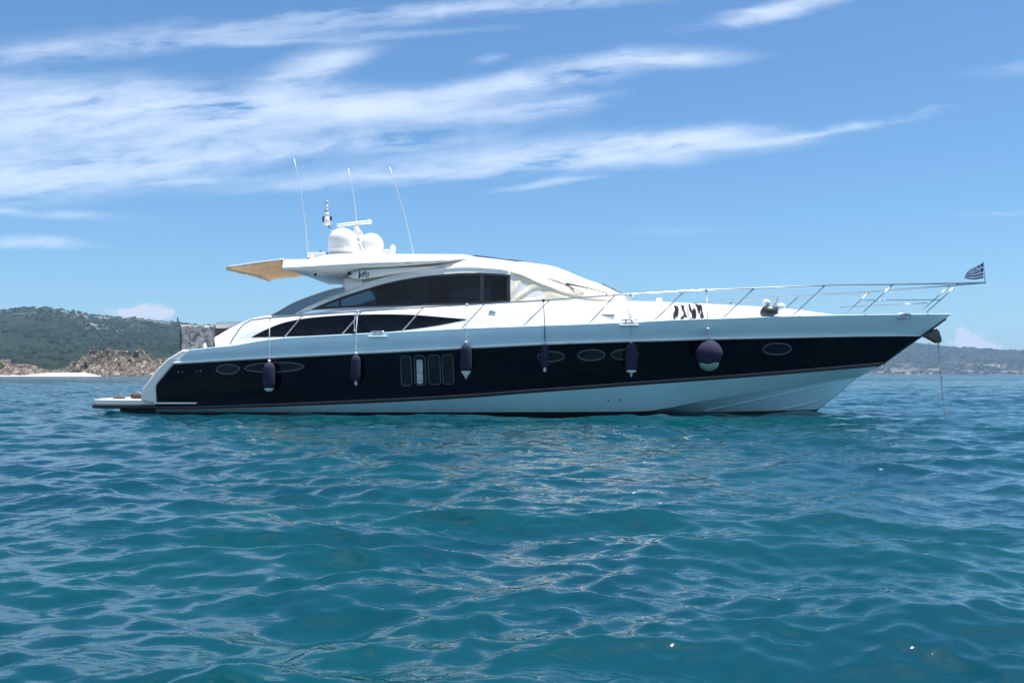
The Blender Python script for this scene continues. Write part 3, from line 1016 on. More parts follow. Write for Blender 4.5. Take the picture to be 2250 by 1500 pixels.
# navigation light mast
mb = MB(); mb.tube([P(729, 508, .2), P(724, 499, .2), P(719, 492, .2), P(717.5, 442, .2)], [.022, .022, .02, .012], 8)
mast = mb.build('light_mast', M['steel'], yacht)
mb = MB()
mb.lathe([(0, -.10), (.07, -.09), (.085, -.02), (.085, .08), (.06, .11), (0, .12)], P(719, 487, .2), 16)
mb.build('lantern', M['dome'], mast)
mb = MB()
mb.box(P(711, 482, .2), (.05, .07, .14)); mb.box(P(727, 480, .2), (.05, .07, .10))
mb.build('lamp_box', M['dark'], mast, bevel=.01, split='all')
for yy, rr_ in ((470, .055), (462, .04), (452, .035), (444, .035)):
    mb = MB(); mb.lathe([(0, -.05), (rr_, -.045), (rr_, .03), (0, .045)], P(718, yy, .2), 12)
    mb.build('lamp', M['dome'] if yy in (470, 452) else M['chain'], mast)
# horn / searchlight forward of the domes
mb = MB()
c_ = P(863, 549, .4)
mb.lathe([(0, -.14), (.06, -.13), (.075, 0), (.065, .08), (.03, .12), (0, .13)], c_, 16)
mb.tube([P(842, 551, .4), P(852, 550, .4), P(860, 554, .4)], .03, 8)
mb.lathe([(.09, -.12), (.05, -.02), (.05, .05)], P(864, 562, .4), 12)
mb.build('searchlight', M['dome'], yacht)
# small fittings aft of the dome
mb = MB()
for x, w in ((683, .10), (700, .22), (712, .14)):
    mb.box(P(x, 562, .9), (w, .25, .14))
mb.build('roof_fitting', M['dome'], yacht, bevel=.02, split='all')
mb = MB()
for x, y in ((696, 562), (704, 555), (720, 560)):
    mb.tube([P(x, y + 5, .9), P(x, y - 6, .9)], .012, 6)
mb.build('vent_pin', M['dark'], yacht, split='all')
mb = MB()
for x in (735, 750):
    mb.box(P(x, 563, 1.45), (.10, .02, .025))
mb.build('vent_slot', M['dark'], yacht, split='all')
# whip antennas, with a slight bend
for (x0_, y0_, x1_, y1_, b_) in ((646.5, 349, 677, 572, 1.3), (765.5, 370, 788, 552, -.2), (856, 367, 912, 578, 1.35)):
    a = P(x1_, y1_, b_); c = P(x0_, y0_, b_)
    pts = [a.lerp(c, t) + Vector((.05 * math.sin(t * math.pi), 0, 0)) for t in np.linspace(0, 1, 9)]
    mb = MB(); mb.tube(pts, list(np.linspace(.013, .006, 9)), 8)
    an = mb.build('whip_antenna', M['dome'], yacht)
    mb = MB(); mb.tube([a - Vector((0, 0, .08)), a + Vector((0, 0, .10))], [.04, .026], 10); mb.box(a - Vector((-.03, 0, .07)), (.16, .1, .05))
    mb.build('antenna_base', M['steel'], an)

# rolled-out awning aft of the hardtop
up = ip([(496, 586.5), (520, 584), (560, 578), (600, 573), (624, 570)])
lo = ip([(496, 588), (510, 592), (545, 599), (578, 605), (600, 607), (612, 605), (624, 594)])
mb = MB()
rowsA = []
xsA = np.linspace(497, 628, 34)
edge_t = [P(x, up(x) + .5, 1.38) for x in xsA]
edge_b = [P(x, up(x) + 4.5 + 1.0 * math.sin(x * .08), 1.36) for x in xsA]
cols_ = [1.0, .97, .8, .6, .4, .2, 0.0]
def across(e, f, sag): return [Vector((p.x + .10 * (1 - f * f) * (1 - i / 33), p.y * f, p.z - sag * (1 - f * f) + .012 * math.sin(i * .9 + f * 9))) for i, p in enumerate(e)]
rowsA = [across(edge_t, f, -.03) for f in cols_[::-1]] + [across(edge_b, f, .03) for f in cols_]
both(rowsA, mb)
awn = mb.build('sun_awning', M['tan'], yacht)
mb = MB()
for s in (1, -1):
    tp = [P(x, up(x) - .5, 1.38) for x in np.linspace(497, 624, 12)]
    mb.tube([p if s > 0 else mir(p) for p in tp], .02, 6)
mb.build('awning_arm', M['white'], awn, split='side')
mb = MB()
for s in (1, -1):
    q0 = P(500, 589, 1.36); tp = [Vector((q0.x + .05 * i, q0.y * (1 - i / 5), q0.z - .03)) for i in range(6)]
    mb.tube([p if s > 0 else mir(p) for p in tp], .03, 6)
mb.build('awning_fold', M['teak'], awn, split='side')

# ---- cockpit furniture
mb = MB()
a = P(470, 714, 1.5); b = P(560, 714, 1.5)
mb.box((a + b) / 2 + Vector((0, 1.5, 0)), ((b - a).x, 3.0, .17))
mb.build('sunpad', M['cushion'], yacht, bevel=.08)
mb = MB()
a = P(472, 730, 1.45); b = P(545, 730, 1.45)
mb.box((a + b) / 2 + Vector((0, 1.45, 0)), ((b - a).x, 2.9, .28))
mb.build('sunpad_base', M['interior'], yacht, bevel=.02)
# printed mesh screen and its pole at the stern
mb = MB()
a = P(398, 768, 1.2); b = P(470, 768, 1.2); zt = P(400, 713, 1.2).z; zt2 = P(470, 715, 1.2).z
n = 16
rr_ = [[Vector((a.x + (b.x - a.x) * i / n, a.y + .03 * math.sin(i * 1.1), a.z + (zt + (zt2 - zt) * i / n - a.z) * j / 8)) for i in range(n + 1)] for j in range(9)]
mb.grid(rr_)
sc = mb.build('mesh_screen', M['screen'], yacht, solid=.006)
mb = MB(); mb.tube([P(397, 772, 1.2), P(396.5, 708, 1.2)], .02, 8); mb.tube([P(391, 706, 1.2), P(390, 697, 1.2)], .016, 8); mb.tube([P(397, 713, 1.2), P(390, 703, 1.2)], .012, 8)
mb.build('screen_pole', M['dark'], sc)
mb = MB(); mb.lathe([(0, 0), (.045, .01), (.04, .06), (.02, .10), (0, .12)], P(450, 764, 2.2), 12)
mb.build('stern_light', M['dome'], yacht)

# ---- windscreen cover (canvas laid over the raked screen)
cover = empty('windscreen_cover', (XS, YS, 0), -TH)
tag(cover, 'cream canvas cover stretched over the raked windscreen of the yacht', 'boat cover')
mb = MB()
cv = []
for r in roof:
    cv.append([Vector((p.x, p.y - .012 if p.y < 0 else p.y, p.z + .012)) for p in r[split:]])
both(cv, mb)
mb.build('top_sheet', M['canvas'], cover)
mb = MB()
sv = []
x0c = 1122
for i in range(17):
    t = i / 16
    row = []
    for j in range(61):
        x = x0c + (1373 - x0c) * j / 60
        y = bando(x) * t + (sill(x) + .5) * (1 - t)
        # folds fanning from the lower corner
        ph = math.atan2((sill(x) - y) + 6, (x - 1112)) * 13
        am = .022 * math.exp(-((x - 1155) / 55) ** 2) * math.sin(math.pi * min(1, t * 1.1))
        p = P(x, y, lambda u, z: bcab(u, z) + .035)
        row.append(Vector((p.x, p.y - am * math.sin(ph) - .008 * math.sin(x * .05 + t * 6), p.z)))
    sv.append(row)
both(sv, mb)
mb.build('side_sheet', M['canvas'], cover, split='side')
mb = MB()
for s in (1, -1):
    tp = [P(x, bando(x) + .5, lambda u, z: bcab(u, z) + .05) for x in np.linspace(1122, 1372, 40)]
    mb.tube([p if s > 0 else mir(p) for p in tp], .014, 6)
mb.build('hem', M['canvas'], cover, split='side')
# wipers
for s, segs in ((1, [((1203, 609), (1240, 624), (1262, 635)), ((1243, 622), (1290, 632), (1331, 643), (1334, 647)), ((1248, 627), (1266, 636), (1283, 644))]),):
    for sg in segs:
        mb = MB()
        tp = []
        for x, y in sg:
            # height of the canvas surface at that pixel: search the loft
            best = None
            for r in roof:
                for q in r[split:]:
                    w = P(x, y, max(0, -q.y)); e = (w - q).length
                    if best is None or e < best[0]: best = (e, -q.y)
            tp.append(P(x, y, best[1] + .04))
        mb.tube(tp, .015 if len(sg) > 3 else .008, 6)
        mb.build('wiper', M['dark'], yacht)
mb = MB(); mb.tube([P(1323, 624, -.45), P(1345, 634, -.5), P(1374, 651, -.5)], .016, 6); mb.build('wiper', M['dark'], yacht)

# ---- hull windows
BON_U = [[p.x for p in row] for row in g2]; BON_Z = [[p.z for p in row] for row in g2]; BON_B = [[-p.y for p in row] for row in g2]
def bon(g, u, z):
    """half-breadth of the navy side at (u, z)"""
    zs = [float(np.interp(u, BON_U[i], BON_Z[i])) for i in range(len(g))][::-1]
    bs = [float(np.interp(u, BON_U[i], BON_B[i])) for i in range(len(g))][::-1]
    return float(np.interp(z, zs, bs))
navy_b = lambda u, z: bon(g2, u, z)
def ring_window(pts, name='porthole', pane_mat=None, rad=.019, patch=None):
    for s in (1, -1):
        q = []
        for x, y in pts:
            bb = 2.3
            for _ in range(6):
                w = P(x, y, bb); bb = navy_b(w.x, w.z)
            q.append(P(x, y, bb))
        # flatten onto the mean plane of the opening to keep it crisp
        if s < 0: q = [mir(p) for p in q]
        out = Vector((0, -1 if s > 0 else 1, 0))
        mb = MB(); mb.tube([p + out * .008 for p in q] + [q[0] + out * .008, q[1] + out * .008], rad, 6, cap=False)
        fr = mb.build(name, M['portframe'], yacht)
        mb = MB(); c = sum(q, Vector()) / len(q)
        nn = len(q)
        mb.add([p + out * .006 for p in q] + [c + out * .006], [((i + 1) % nn, i, nn) if s > 0 else (i, (i + 1) % nn, nn) for i in range(nn)], 0, False)
        mb.build('pane', pane_mat or M['paneld'], fr)
def ell(cx, cy, hw, hh, tilt=0):
    return [(cx + hw * math.cos(a), cy + hh * math.sin(a) - hw * math.cos(a) * tilt) for a in np.linspace(0, 2 * math.pi, 29)[:-1]]
for e in ((501, 811, 25, 10.5, .03), (603, 807, 65, 10.5, .03), (1210, 783.5, 29, 11, .02), (1299, 780, 30, 11.5, .02), (1372, 779, 29, 11, .02), (1707, 766.5, 31, 12.5, .02)):
    ring_window(ell(*e))
def rrect(x0, x1, y0, y1, r, lean=0):
    pts = []
    for cx, cy, a0 in ((x1 - r, y0 + r, -90), (x1 - r, y1 - r, 0), (x0 + r, y1 - r, 90), (x0 + r, y0 + r, 180)):
        for k in range(6):
            a = R(a0 + 18 * k); y = cy + r * math.sin(a)
            pts.append((cx + r * math.cos(a) + lean * (y - y0) / (y1 - y0), y))
    return pts
M['bright_pane'] = simple('painted_window_reflection', (0.42, 0.45, 0.50), 0.3, var=0.4, vscale=14)
for x0_, x1_, mt in ((880, 903, None), (910, 934, M['paneld']), (940.5, 966, None), (971, 995, None)):
    ring_window(rrect(x0_, x1_, 782 - (x0_ - 880) * .035, 847 - (x0_ - 880) * .035, 7, 2.5), 'hull_window', mt, rad=.011)
# bright reflection on the second tall window, painted as a pale patch
mb = MB()
q = []
for x, y in rrect(915, 928, 790, 843, 4, 1.5):
    w = P(x, y, 2.45); bb = navy_b(w.x, w.z); q.append(P(x, y, bb + .016))
mb.add(q, [tuple(range(len(q)))], 0, False); mb.build('reflection_patch', M['bright_pane'], yacht)
# exhaust / vent dots
for x, y in ((392, 817.5), (401, 817), (432, 815.5), (441, 815)):
    w = P(x, y, 2.45); mb = MB(); mb.lathe([(0, -.01), (.026, -.01), (.026, .01), (0, .012)], P(x, y, navy_b(w.x, w.z) + .01), 12, axis='Y')
    mb.build('through_hull', M['portframe'], yacht)
for x, y in ((1337, 880), (1363, 878)):
    mb = MB(); mb.lathe([(0, -.01), (.025, -.01), (.025, .012), (0, .012)], P(x, y, 2.26), 12, axis='Y'); mb.build('drain', M['portframe'], yacht)

# ---- cleats and fairleads
def cleat(px, py, b, w=.34):
    c = P(px, py, b)
    mb = MB()
    mb.tube([c + Vector((-w / 2, 0, .05)), c + Vector((-w * .3, 0, .065)), c + Vector((w * .3, 0, .065)), c + Vector((w / 2, 0, .05))], [.012, .018, .018, .012], 8)
    for dx_ in (-.07, .07): mb.tube([c + Vector((dx_, 0, -.06)), c + Vector((dx_, 0, .065))], .018, 8)
    mb.box(c + Vector((0, 0, -.03)), (.22, .08, .03))
    mb.build('cleat', M['steel'], yacht)
    mb = MB(); mb.box(c + Vector((0, 0, -.055)), (.42, .14, .035)); mb.build('fairlead', M['rub'], yacht, bevel=.012)
for x, y in ((830, 734), (1382, 709)):
    u = P(x, y, 2.4).x; cleat(x, y, Bs(u) + .0); 
c = P(1985, 694.5, .62)
bb_ = Bs(P(1985, 694, .6).x)
for s in (1, -1):
    mb = MB()
    c = P(1985, 694.5, bb_ + .012); c = c if s > 0 else mir(c)
    mb.tube([c + Vector((.19 * math.cos(a), 0, .055 * math.sin(a))) for a in np.linspace(0, 2 * math.pi, 25)], .022, 8, cap=False)
    mb.lathe([(0, -.01), (.05, -.01), (.05, .012), (0, .02)], c, 14, axis='Y')
    mb.build('hawse_fairlead', M['steel'], yacht)
# dark slot handle on the deckhouse side
mb = MB(); a = P(1313, 692.3, lambda u, z=0: Bd(u) - .13); b = P(1350, 692, lambda u, z=0: Bd(u) - .13); mb.box((a + b) / 2, ((b - a).x, .03, .02)); mb.build('deck_handle', M['dark'], yacht)
mb = MB(); a = P(1080, 688, lambda u, z=0: Bd(u) - .17)
mb.lathe([(0, -.012), (.06, -.012), (.075, .0), (.05, .012), (0, .014)], a, 16, axis='Y'); mb.box(a + Vector((.02, -.01, .03)), (.16, .03, .015)); mb.build('filler_cap', M['steel'], yacht)

# ---- guard rails
Brl = lambda u, z=0: max(.10, Bs(u) - .10)
railpts = [(505, 758), (513, 742), (526, 723), (537, 711), (552, 703.5), (587, 698.5), (665, 693), (795, 684), (931, 675), (1065, 668), (1208, 659), (1352, 648), (1504, 640), (1552, 637.5), (1657, 633.5), (1813, 627), (1962, 625), (2110, 622)]
def brail(u, z=0):
    return max(.16, Bs(u) - .10 + .0)
upul = P(2110, 622, .22).x
def brail_top(u, z=0):
    # the pulpit reaches past the stem and closes in a narrow nose
    if u < 17.0: return Bs(u) - .10
    b17 = Bs(17.0) - .10
    s = (u - 17.0) / (upul + .55 - 17.0)
    return max(.05, b17 * (1 - max(0, min(1, s)) ** 1.55))
near = [P(x, y, brail_top) for x, y in railpts]
# densify
def dens_(pts, fn, n=6):
    out = []
    for a, b in zip(pts[:-1], pts[1:]):
        for k in range(n): out.append(a.lerp(b, k / n))
    return out + [pts[-1]]
nose = P(2165, 621, .0)
near_s = dens_(near, None, 4)
mb = MB()
mb.tube(near_s + [nose + Vector((-.03, -.02, 0)), nose], .018, 8)
farpts = [(x, y) for x, y in railpts]
far_s = [mir(p) for p in near_s]
mb.tube(far_s + [nose + Vector((-.03, .02, 0)), nose], .018, 8)
rail = mb.build('guard_rail', M['steel'], yacht)
st = [(622, 743, 665, 693), (750, 735.5, 795, 684), (881, 729, 931, 675), (1014, 722, 1065, 668), (1149, 717, 1208, 659), (1293, 712, 1352, 648), (1436, 706, 1504, 640), (1587, 700, 1657, 633.5), (1740, 695, 1813, 627), (1890, 692, 1962, 625), (2030, 691, 2107, 622)]
for (x0_, y0_, x1_, y1_) in st:
    a = P(x0_, y0_, lambda u, z=0: max(.07, Bs(u) - .06)); b = P(x1_, y1_, brail_top)
    for s in (1, -1):
        mb = MB(); q = [a, a.lerp(b, .5), b]
        if s < 0: q = [mir(p) for p in q]
        mb.tube(q, .014, 8)
        mb.lathe([(.035, -.01), (.035, .006), (.018, .014)], q[0], 12)
        mb.build('stanchion', M['steel'], rail)
mb = MB()
mid = [P(x, y, lambda u, z=0: max(.05, brail_top(u) * .93)) for x, y in ((1900, 659.5), (1960, 659), (2020, 659), (2067, 659))]
mb.tube(mid, .011, 6); mb.tube([mir(p) for p in mid], .011, 6)
mb.build('mid_rail', M['steel'], rail, split='side')
# short raised grab handle near the window
mb = MB()
for s in (1, -1):
    q = [P(779, 728, 2.28), P(779, 690, 2.2), P(781, 684, 2.18)]
    mb.tube([p if s > 0 else mir(p) for p in q], .011, 6)
mb.build('rail_brace', M['steel'], yacht, split='all')

# ---- stem fitting / anchor roller
mb = MB()
for yy in (-.09, .09):
    pl = [P(x, y, 0) for x, y in ((2025, 737), (2045, 729), (2054, 722), (2060, 727), (2066, 745), (2065, 752), (2058, 754), (2040, 744))]
    mb.prism([(p.x, p.z) for p in pl], yy - .02, yy + .02)
mb.lathe([(.055, -.1), (.03, -.03), (.03, .03), (.055, .1)], P(2060, 748, 0), 16, axis='Y')
mb.build('anchor_roller', M['rust'], yacht, bevel=.008)
mb = MB(); mb.tube([P(stem(y), y, 0) + Vector((.005, 0, 0)) for y in np.linspace(700, 800, 12)], .022, 8)
mb.build('stem_band', M['frame'], yacht)
# hatches on foredeck
mb = MB(); mb.lathe([(.0, .10), (.06, .09), (.08, .04), (.08, 0)], P(1448, 663, .5), 16); mb.build('deck_vent', M['dome'], yacht)
mb = MB(); mb.tube([P(1386, 663, 1.3), P(1384, 650, 1.3), P(1392, 650, 1.3)], .02, 6); mb.box(P(1380, 654, 1.3), (.12, .1, .08)); mb.build('deck_fitting', M['dome'], yacht)

# ------------------------------------------------------------------ things hung from or lying on the yacht
Rz = Matrix.Rotation(-TH, 3, 'Z')
def wp(p): return Rz @ p + Vector((XS, YS, 0))

def fender(px, ytop, ybot, wpx, yring, label, tip='cap', rope_top=None, dark=False, loops=1, tipy=None):
    bb = 2.4
    for _ in range(4):
        w = P(px, (ytop + ybot) / 2, bb); bb = navy_b(w.x, w.z)
    r = wpx / 2 * (YS - w.x * ST - bb * CT) / F
    bb += r + .05
    c = P(px, (ytop + ybot) / 2, bb); r = wpx / 2 * (YS - c.x * ST - bb * CT) / F
    H = P(px, ytop, bb).z - P(px, ybot, bb).z
    root = empty('fender', wp(c), -TH + random.uniform(-.2, .2))
    tag(root, label, 'fender', 'navy covered fenders hanging along the hull')
    pr = [(0, -H / 2)]
    pr += [(r * .8, -H / 2 + .005), (r * .96, -H / 2 + .05), (r, -H / 2 + .12), (r * 1.01, 0), (r, H / 2 - .14), (r * .93, H / 2 - .08), (r * .7, H / 2 - .03), (r * .35, H / 2), (.02, H / 2 + .015), (0, H / 2 + .015)]
    # cover with soft creases
    mb = MB(); mb.lathe(pr, (0, 0, 0), 24)
    mb.v = [(x * (1 + .03 * math.sin(z * 23 + 3 * x)), y * (1 + .03 * math.sin(z * 17 + 2)), z) for x, y, z in mb.v]
    mb.build('cover', M['fender'], root)
    mb = MB()
    if tip == 'cap': mb.lathe([(r * .78, -H / 2 + .01), (r * .72, -H / 2 - .03), (r * .4, -H / 2 - .065), (0, -H / 2 - .075)], (0, 0, 0), 20)
    elif tip == 'cone': mb.lathe([(r * .88, -H / 2 + .01), (r * .86, -H / 2 - .01), (r * .35, -H / 2 - .10), (.02, -H / 2 - .16), (0, -H / 2 - .165)], (0, 0, 0), 20)
    elif tip == 'flat': mb.lathe([(r * .82, -H / 2 + .01), (r * .8, -H / 2 - .03), (r * .2, -H / 2 - .055), (.02, -H / 2 - .13), (0, -H / 2 - .14)], (0, 0, 0), 20)
    else: mb.lathe([(.02, -H / 2 - .0), (.035, -H / 2 - .06), (.03, -H / 2 - .10), (0, -H / 2 - .11)], (0, 0, 0), 12)
    mb.build('end_tip', M['fendertip'], root)
    mb = MB(); mb.lathe([(.03, H / 2), (.035, H / 2 + .05), (.02, H / 2 + .07), (0, H / 2 + .07)], (0, 0, 0), 12); mb.build('eyelet', M['fendertip'], root)
    # rope to the rail: over the bulwark edge
    tb = P(rope_top[0], rope_top[1], Brl)
    tb = P(rope_top[0], rope_top[1], brail_top)
    inv = Matrix.Rotation(-(root.rotation_euler.z + TH), 3, 'Z')
    loc = lambda p: inv @ (p - c)
    edge = P(px, sheer(px), lambda u, z=0: Bs(u) + .02)
    rubp = P(px, rubl(px) - 1, lambda u, z=0: Br(u) + .08)
    mb = MB()
    pts = [Vector((0, 0, H / 2 + .04)), loc(rubp), loc(edge), loc(tb)]
    mb.tube(pts, .0095, 6)
    if loops > 1: mb.tube([loc(edge) + Vector((.0, 0, 0)), loc(edge.lerp(tb, .5)) + Vector((-.07, 0, 0)), loc(tb) + Vector((-.02, 0, 0))], .009, 6)
    # hitch on the rail
    mb.lathe([(.0, -.03), (.03, -.03), (.036, 0), (.03, .03), (0, .03)], loc(tb), 10)
    mb.build('rope', M['ropedark'] if dark else M['rope'], root)
    return root

fender(591.5, 797, 853, 26, 0, 'navy fender with white rounded end in front of the long oval porthole near the stern', 'cap', (593, 698))
fender(782, 780, 836, 21, 0, 'navy fender between the long oval porthole and the four upright hull windows', 'dot', (786, 684), loops=2)
fender(1024, 756, 816, 25, 0, 'navy fender with pale cone end, just right of the four upright hull windows', 'cone', (1026, 670))
fender(1197, 757, 806, 17, 0, 'slimmest navy fender, hanging on a dark rope over the left edge of an oval porthole', 'dot', (1194, 660), dark=True)
fender(1387, 754, 814, 26, 0, 'navy fender with flat white end hanging under the cleat, nearest to the round fender', 'flat', (1386, 647), loops=2)

# round fender
bb = 2.3
for _ in range(4):
    w = P(1558, 775, bb); bb = navy_b(w.x, w.z)
rb = 29 * 20.5 / F
c = P(1558, 780, bb + rb + .04)
ball = empty('ball_fender', wp(c), -TH)
tag(ball, 'big round navy covered ball fender with pale green underside near the bow', 'fender')
pr = []
for k in range(0, 19):
    a = R(-56 + (146) * k / 18); pr.append((rb * math.cos(a), rb * (1.08 if a > 0 else 1.0) * math.sin(a) + .02))
mb = MB(); mb.lathe(pr[:-1] + [(.01, rb * 1.12 + .02)], (0, 0, 0), 28)
mb.v = [(x * (1 + .02 * math.sin(z * 19)), y, z - .02 * math.sin(3 * math.atan2(y, x) + .6) * (1 if z < -.1 else 0)) for x, y, z in mb.v]
mb.build('cover', M['fender'], ball)
M['palegreen'] = simple('pale_green_vinyl', (0.20, 0.36, 0.31), 0.5)
mb = MB(); mb.lathe([(0, -rb * 1.20), (rb * .25, -rb * 1.17), (rb * .55, -rb * 1.0), (rb * .70, -rb * .82), (rb * .74, -rb * .6), (rb * .7, -.1)], (0, 0, 0), 28); mb.build('bladder', M['palegreen'], ball)
mb = MB(); tb = P(1552, 637, brail_top)
edge = P(1555, sheer(1555), lambda u, z=0: Bs(u) + .03)
mb.tube([Vector((0, 0, rb)), edge - c + Vector((0, 0, -.15)), edge - c, tb - c], .011, 6)
mb.lathe([(0, -.04), (.035, -.03), (.035, .03), (0, .04)], P(1555, 723, lambda u, z=0: Bs(u) + .03) - c, 10)
mb.lathe([(0, -.04), (.04, -.03), (.04, .03), (0, .04)], tb - c, 10)
mb.build('rope', M['rope'], ball)

# flag with its staff
fb = P(2165, 621, 0); ft = P(2160.5, 574, 0)
flag = empty('flag', wp(fb), -TH)
tag(flag, 'small blue and white striped flag with a cross flying on the bow pulpit', 'flag')
mb = MB(); mb.tube([Vector((0, 0, -.02)), ft - fb], .009, 6); mb.build('flagpole', M['steel'], flag)
mb = MB()
nu, nv = 24, 10
c00 = P(2160.5, 577, 0) - fb; c01 = P(2161, 611, 0) - fb      # hoist top, hoist bottom
c10 = P(2128, 595, 0) - fb; c11 = P(2117, 611, 0) - fb        # fly top, fly bottom
V, UV = [], []
for j in range(nv + 1):
    row = []
    for i in range(nu + 1):
        s, t = i / nu, j / nv
        p = (c00 * (1 - t) + c01 * t) * (1 - s) + (c10 * (1 - t) + c11 * t) * s
        p += Vector((0, .05 * math.sin(s * 8 + t * 2) * s ** .5, .012 * math.sin(s * 9 + 1) * s + (-.03 * math.sin(math.pi * s)) * (t)))
        row.append(p); UV.append((s, 1 - t))
    V.append(row)
mb.grid(V)
fo = mb.build('flag_cloth', M['flag'], flag)
uvl = fo.data.uv_layers.new(name='UVMap')
for lp in fo.data.loops: uvl.data[lp.index].uv = UV[lp.vertex_index]

# anchor chain
c0 = P(2062, 752, 0)
ch = empty('anchor_chain', wp(c0), -TH)
tag(ch, 'grey anchor chain dropping from the bow roller into the sea', 'chain')
mb = MB()
end = P(2081, 922, 0); 
L_ = (end - c0).length + .5
nl = int(L_ / .062)
for i in range(nl):
    t = i / nl
    p = (end - c0) * (t * L_ / (end - c0).length) + Vector((-.03 * math.sin(t * 3.1), 0, 0))
    dr = (end - c0).normalized()
    a = dr; b = Vector((0, 1, 0)) if i % 2 else Vector((1, 0, 0)); b = (b - a * b.dot(a)).normalized()
    mb.tube([p + a * .042 * math.cos(q) + b * .020 * math.sin(q) for q in np.linspace(0, 2 * math.pi, 9)], 0.0065, 5, cap=False)
mb.build('chain_links', M['chain'], ch)

# striped towel on the foredeck
cz = P(1510, 698, 1.75)
tw = empty('beach_towel', wp(cz), -TH)
tag(tw, 'black and white striped towel heaped on the foredeck behind the railing', 'towel')
mb = MB(); rows_ = []
outl_t = ip([(1474, 684), (1480, 672), (1500, 670), (1522, 667), (1542, 671), (1550, 690)])
for j in range(13):
    t = j / 12; row = []
    for i in range(41):
        x = 1474 + 76 * i / 40
        y = 702 + (outl_t(x) - 702) * t
        p = P(x, y, lambda u, z: Bd(u) + .02 - .25 * t) - cz
        row.append(p + Vector((.0, -.04 * math.sin(i * .9 + t * 2), .012 * math.sin(i * 1.7))))
    rows_.append(row)
rows_.append([p + Vector((0, .5, -.05)) for p in rows_[-1]])
rows_.append([p + Vector((0, 0, -.35)) for p in rows_[-1]])
mb.grid(rows_); mb.build('towel_cloth', M['zebra'], tw)

# dark round bundle with white floats on the foredeck
cb = P(1690, 686, 1.35)
bd = empty('deck_buoy', wp(cb), -TH)
tag(bd, 'black round buoy with small white floats stowed on the foredeck', 'buoy')
r0 = .20
mb = MB(); mb.lathe([(0, -.17), (.12, -.15), (.21, -.04), (.20, .05), (.13, .13), (0, .16)], (0, 0, 0), 20); mb.build('buoy_body', M['dark'], bd)
for dx_, dz_, rr_ in ((-.06, .22, .09), (.26, .12, .11), (.0, .04, .045), (.12, -.08, .05)):
    mb = MB(); prof = [(0, -rr_)] + [(rr_ * math.cos(a), rr_ * .8 * math.sin(a)) for a in np.linspace(-1.3, 1.3, 9)] + [(0, rr_ * .85)]
    mb.lathe(prof, (dx_, -.12 if rr_ < .06 else 0, dz_), 16); mb.build('float', M['dome'], bd)
mb = MB(); mb.tube([(.08, 0, .05), (.15, 0, .22), (.20, 0, .33)], .014, 6); mb.lathe([(0, -.03), (.03, 0), (0, .03)], (.2, 0, .35), 10); mb.build('handle', M['rope'], bd)

# things left on the swim platform
for x, wd, lab in ((262, .10, 'brown shoe lying near the outer edge of the swim platform'), (303, .17, 'brown strapped bag lying on the swim platform against the transom')):
    cc = P(x, 874, 1.9); cc.z = ztop + .012
    o = empty('shoe' if wd < .12 else 'bag', wp(cc), -TH); tag(o, lab, 'shoe' if wd < .12 else 'bag')
    mb = MB()
    if wd < .12:
        mb.grid([[Vector((-.13 + .26 * i / 8, -.045 + .09 * j / 4, (.02 + .05 * math.sin(math.pi * min(1, (8 - i) / 8 + .1)) ** .7) * math.sin(math.pi * (j + .3) / 4.6))) for i in range(9)] for j in range(5)])
        mb.build('upper', M['brown'], o)
        mb = MB(); mb.box((0, 0, .012), (.27, .1, .022)); mb.build('sole', M['dark'], o, bevel=.008)
    else:
        mb.lathe([(0, -.17), (.05, -.165), (.06, -.1), (.065, .1), (.05, .165), (0, .17)], (0, 0, .06), 14, axis='X'); mb.build('bag_body', M['brown'], o)
        mb = MB(); mb.tube([(-.1, 0, .12), (-.05, 0, .16), (.05, 0, .16), (.1, 0, .12)], .01, 6); mb.build('strap', M['teak'], o)

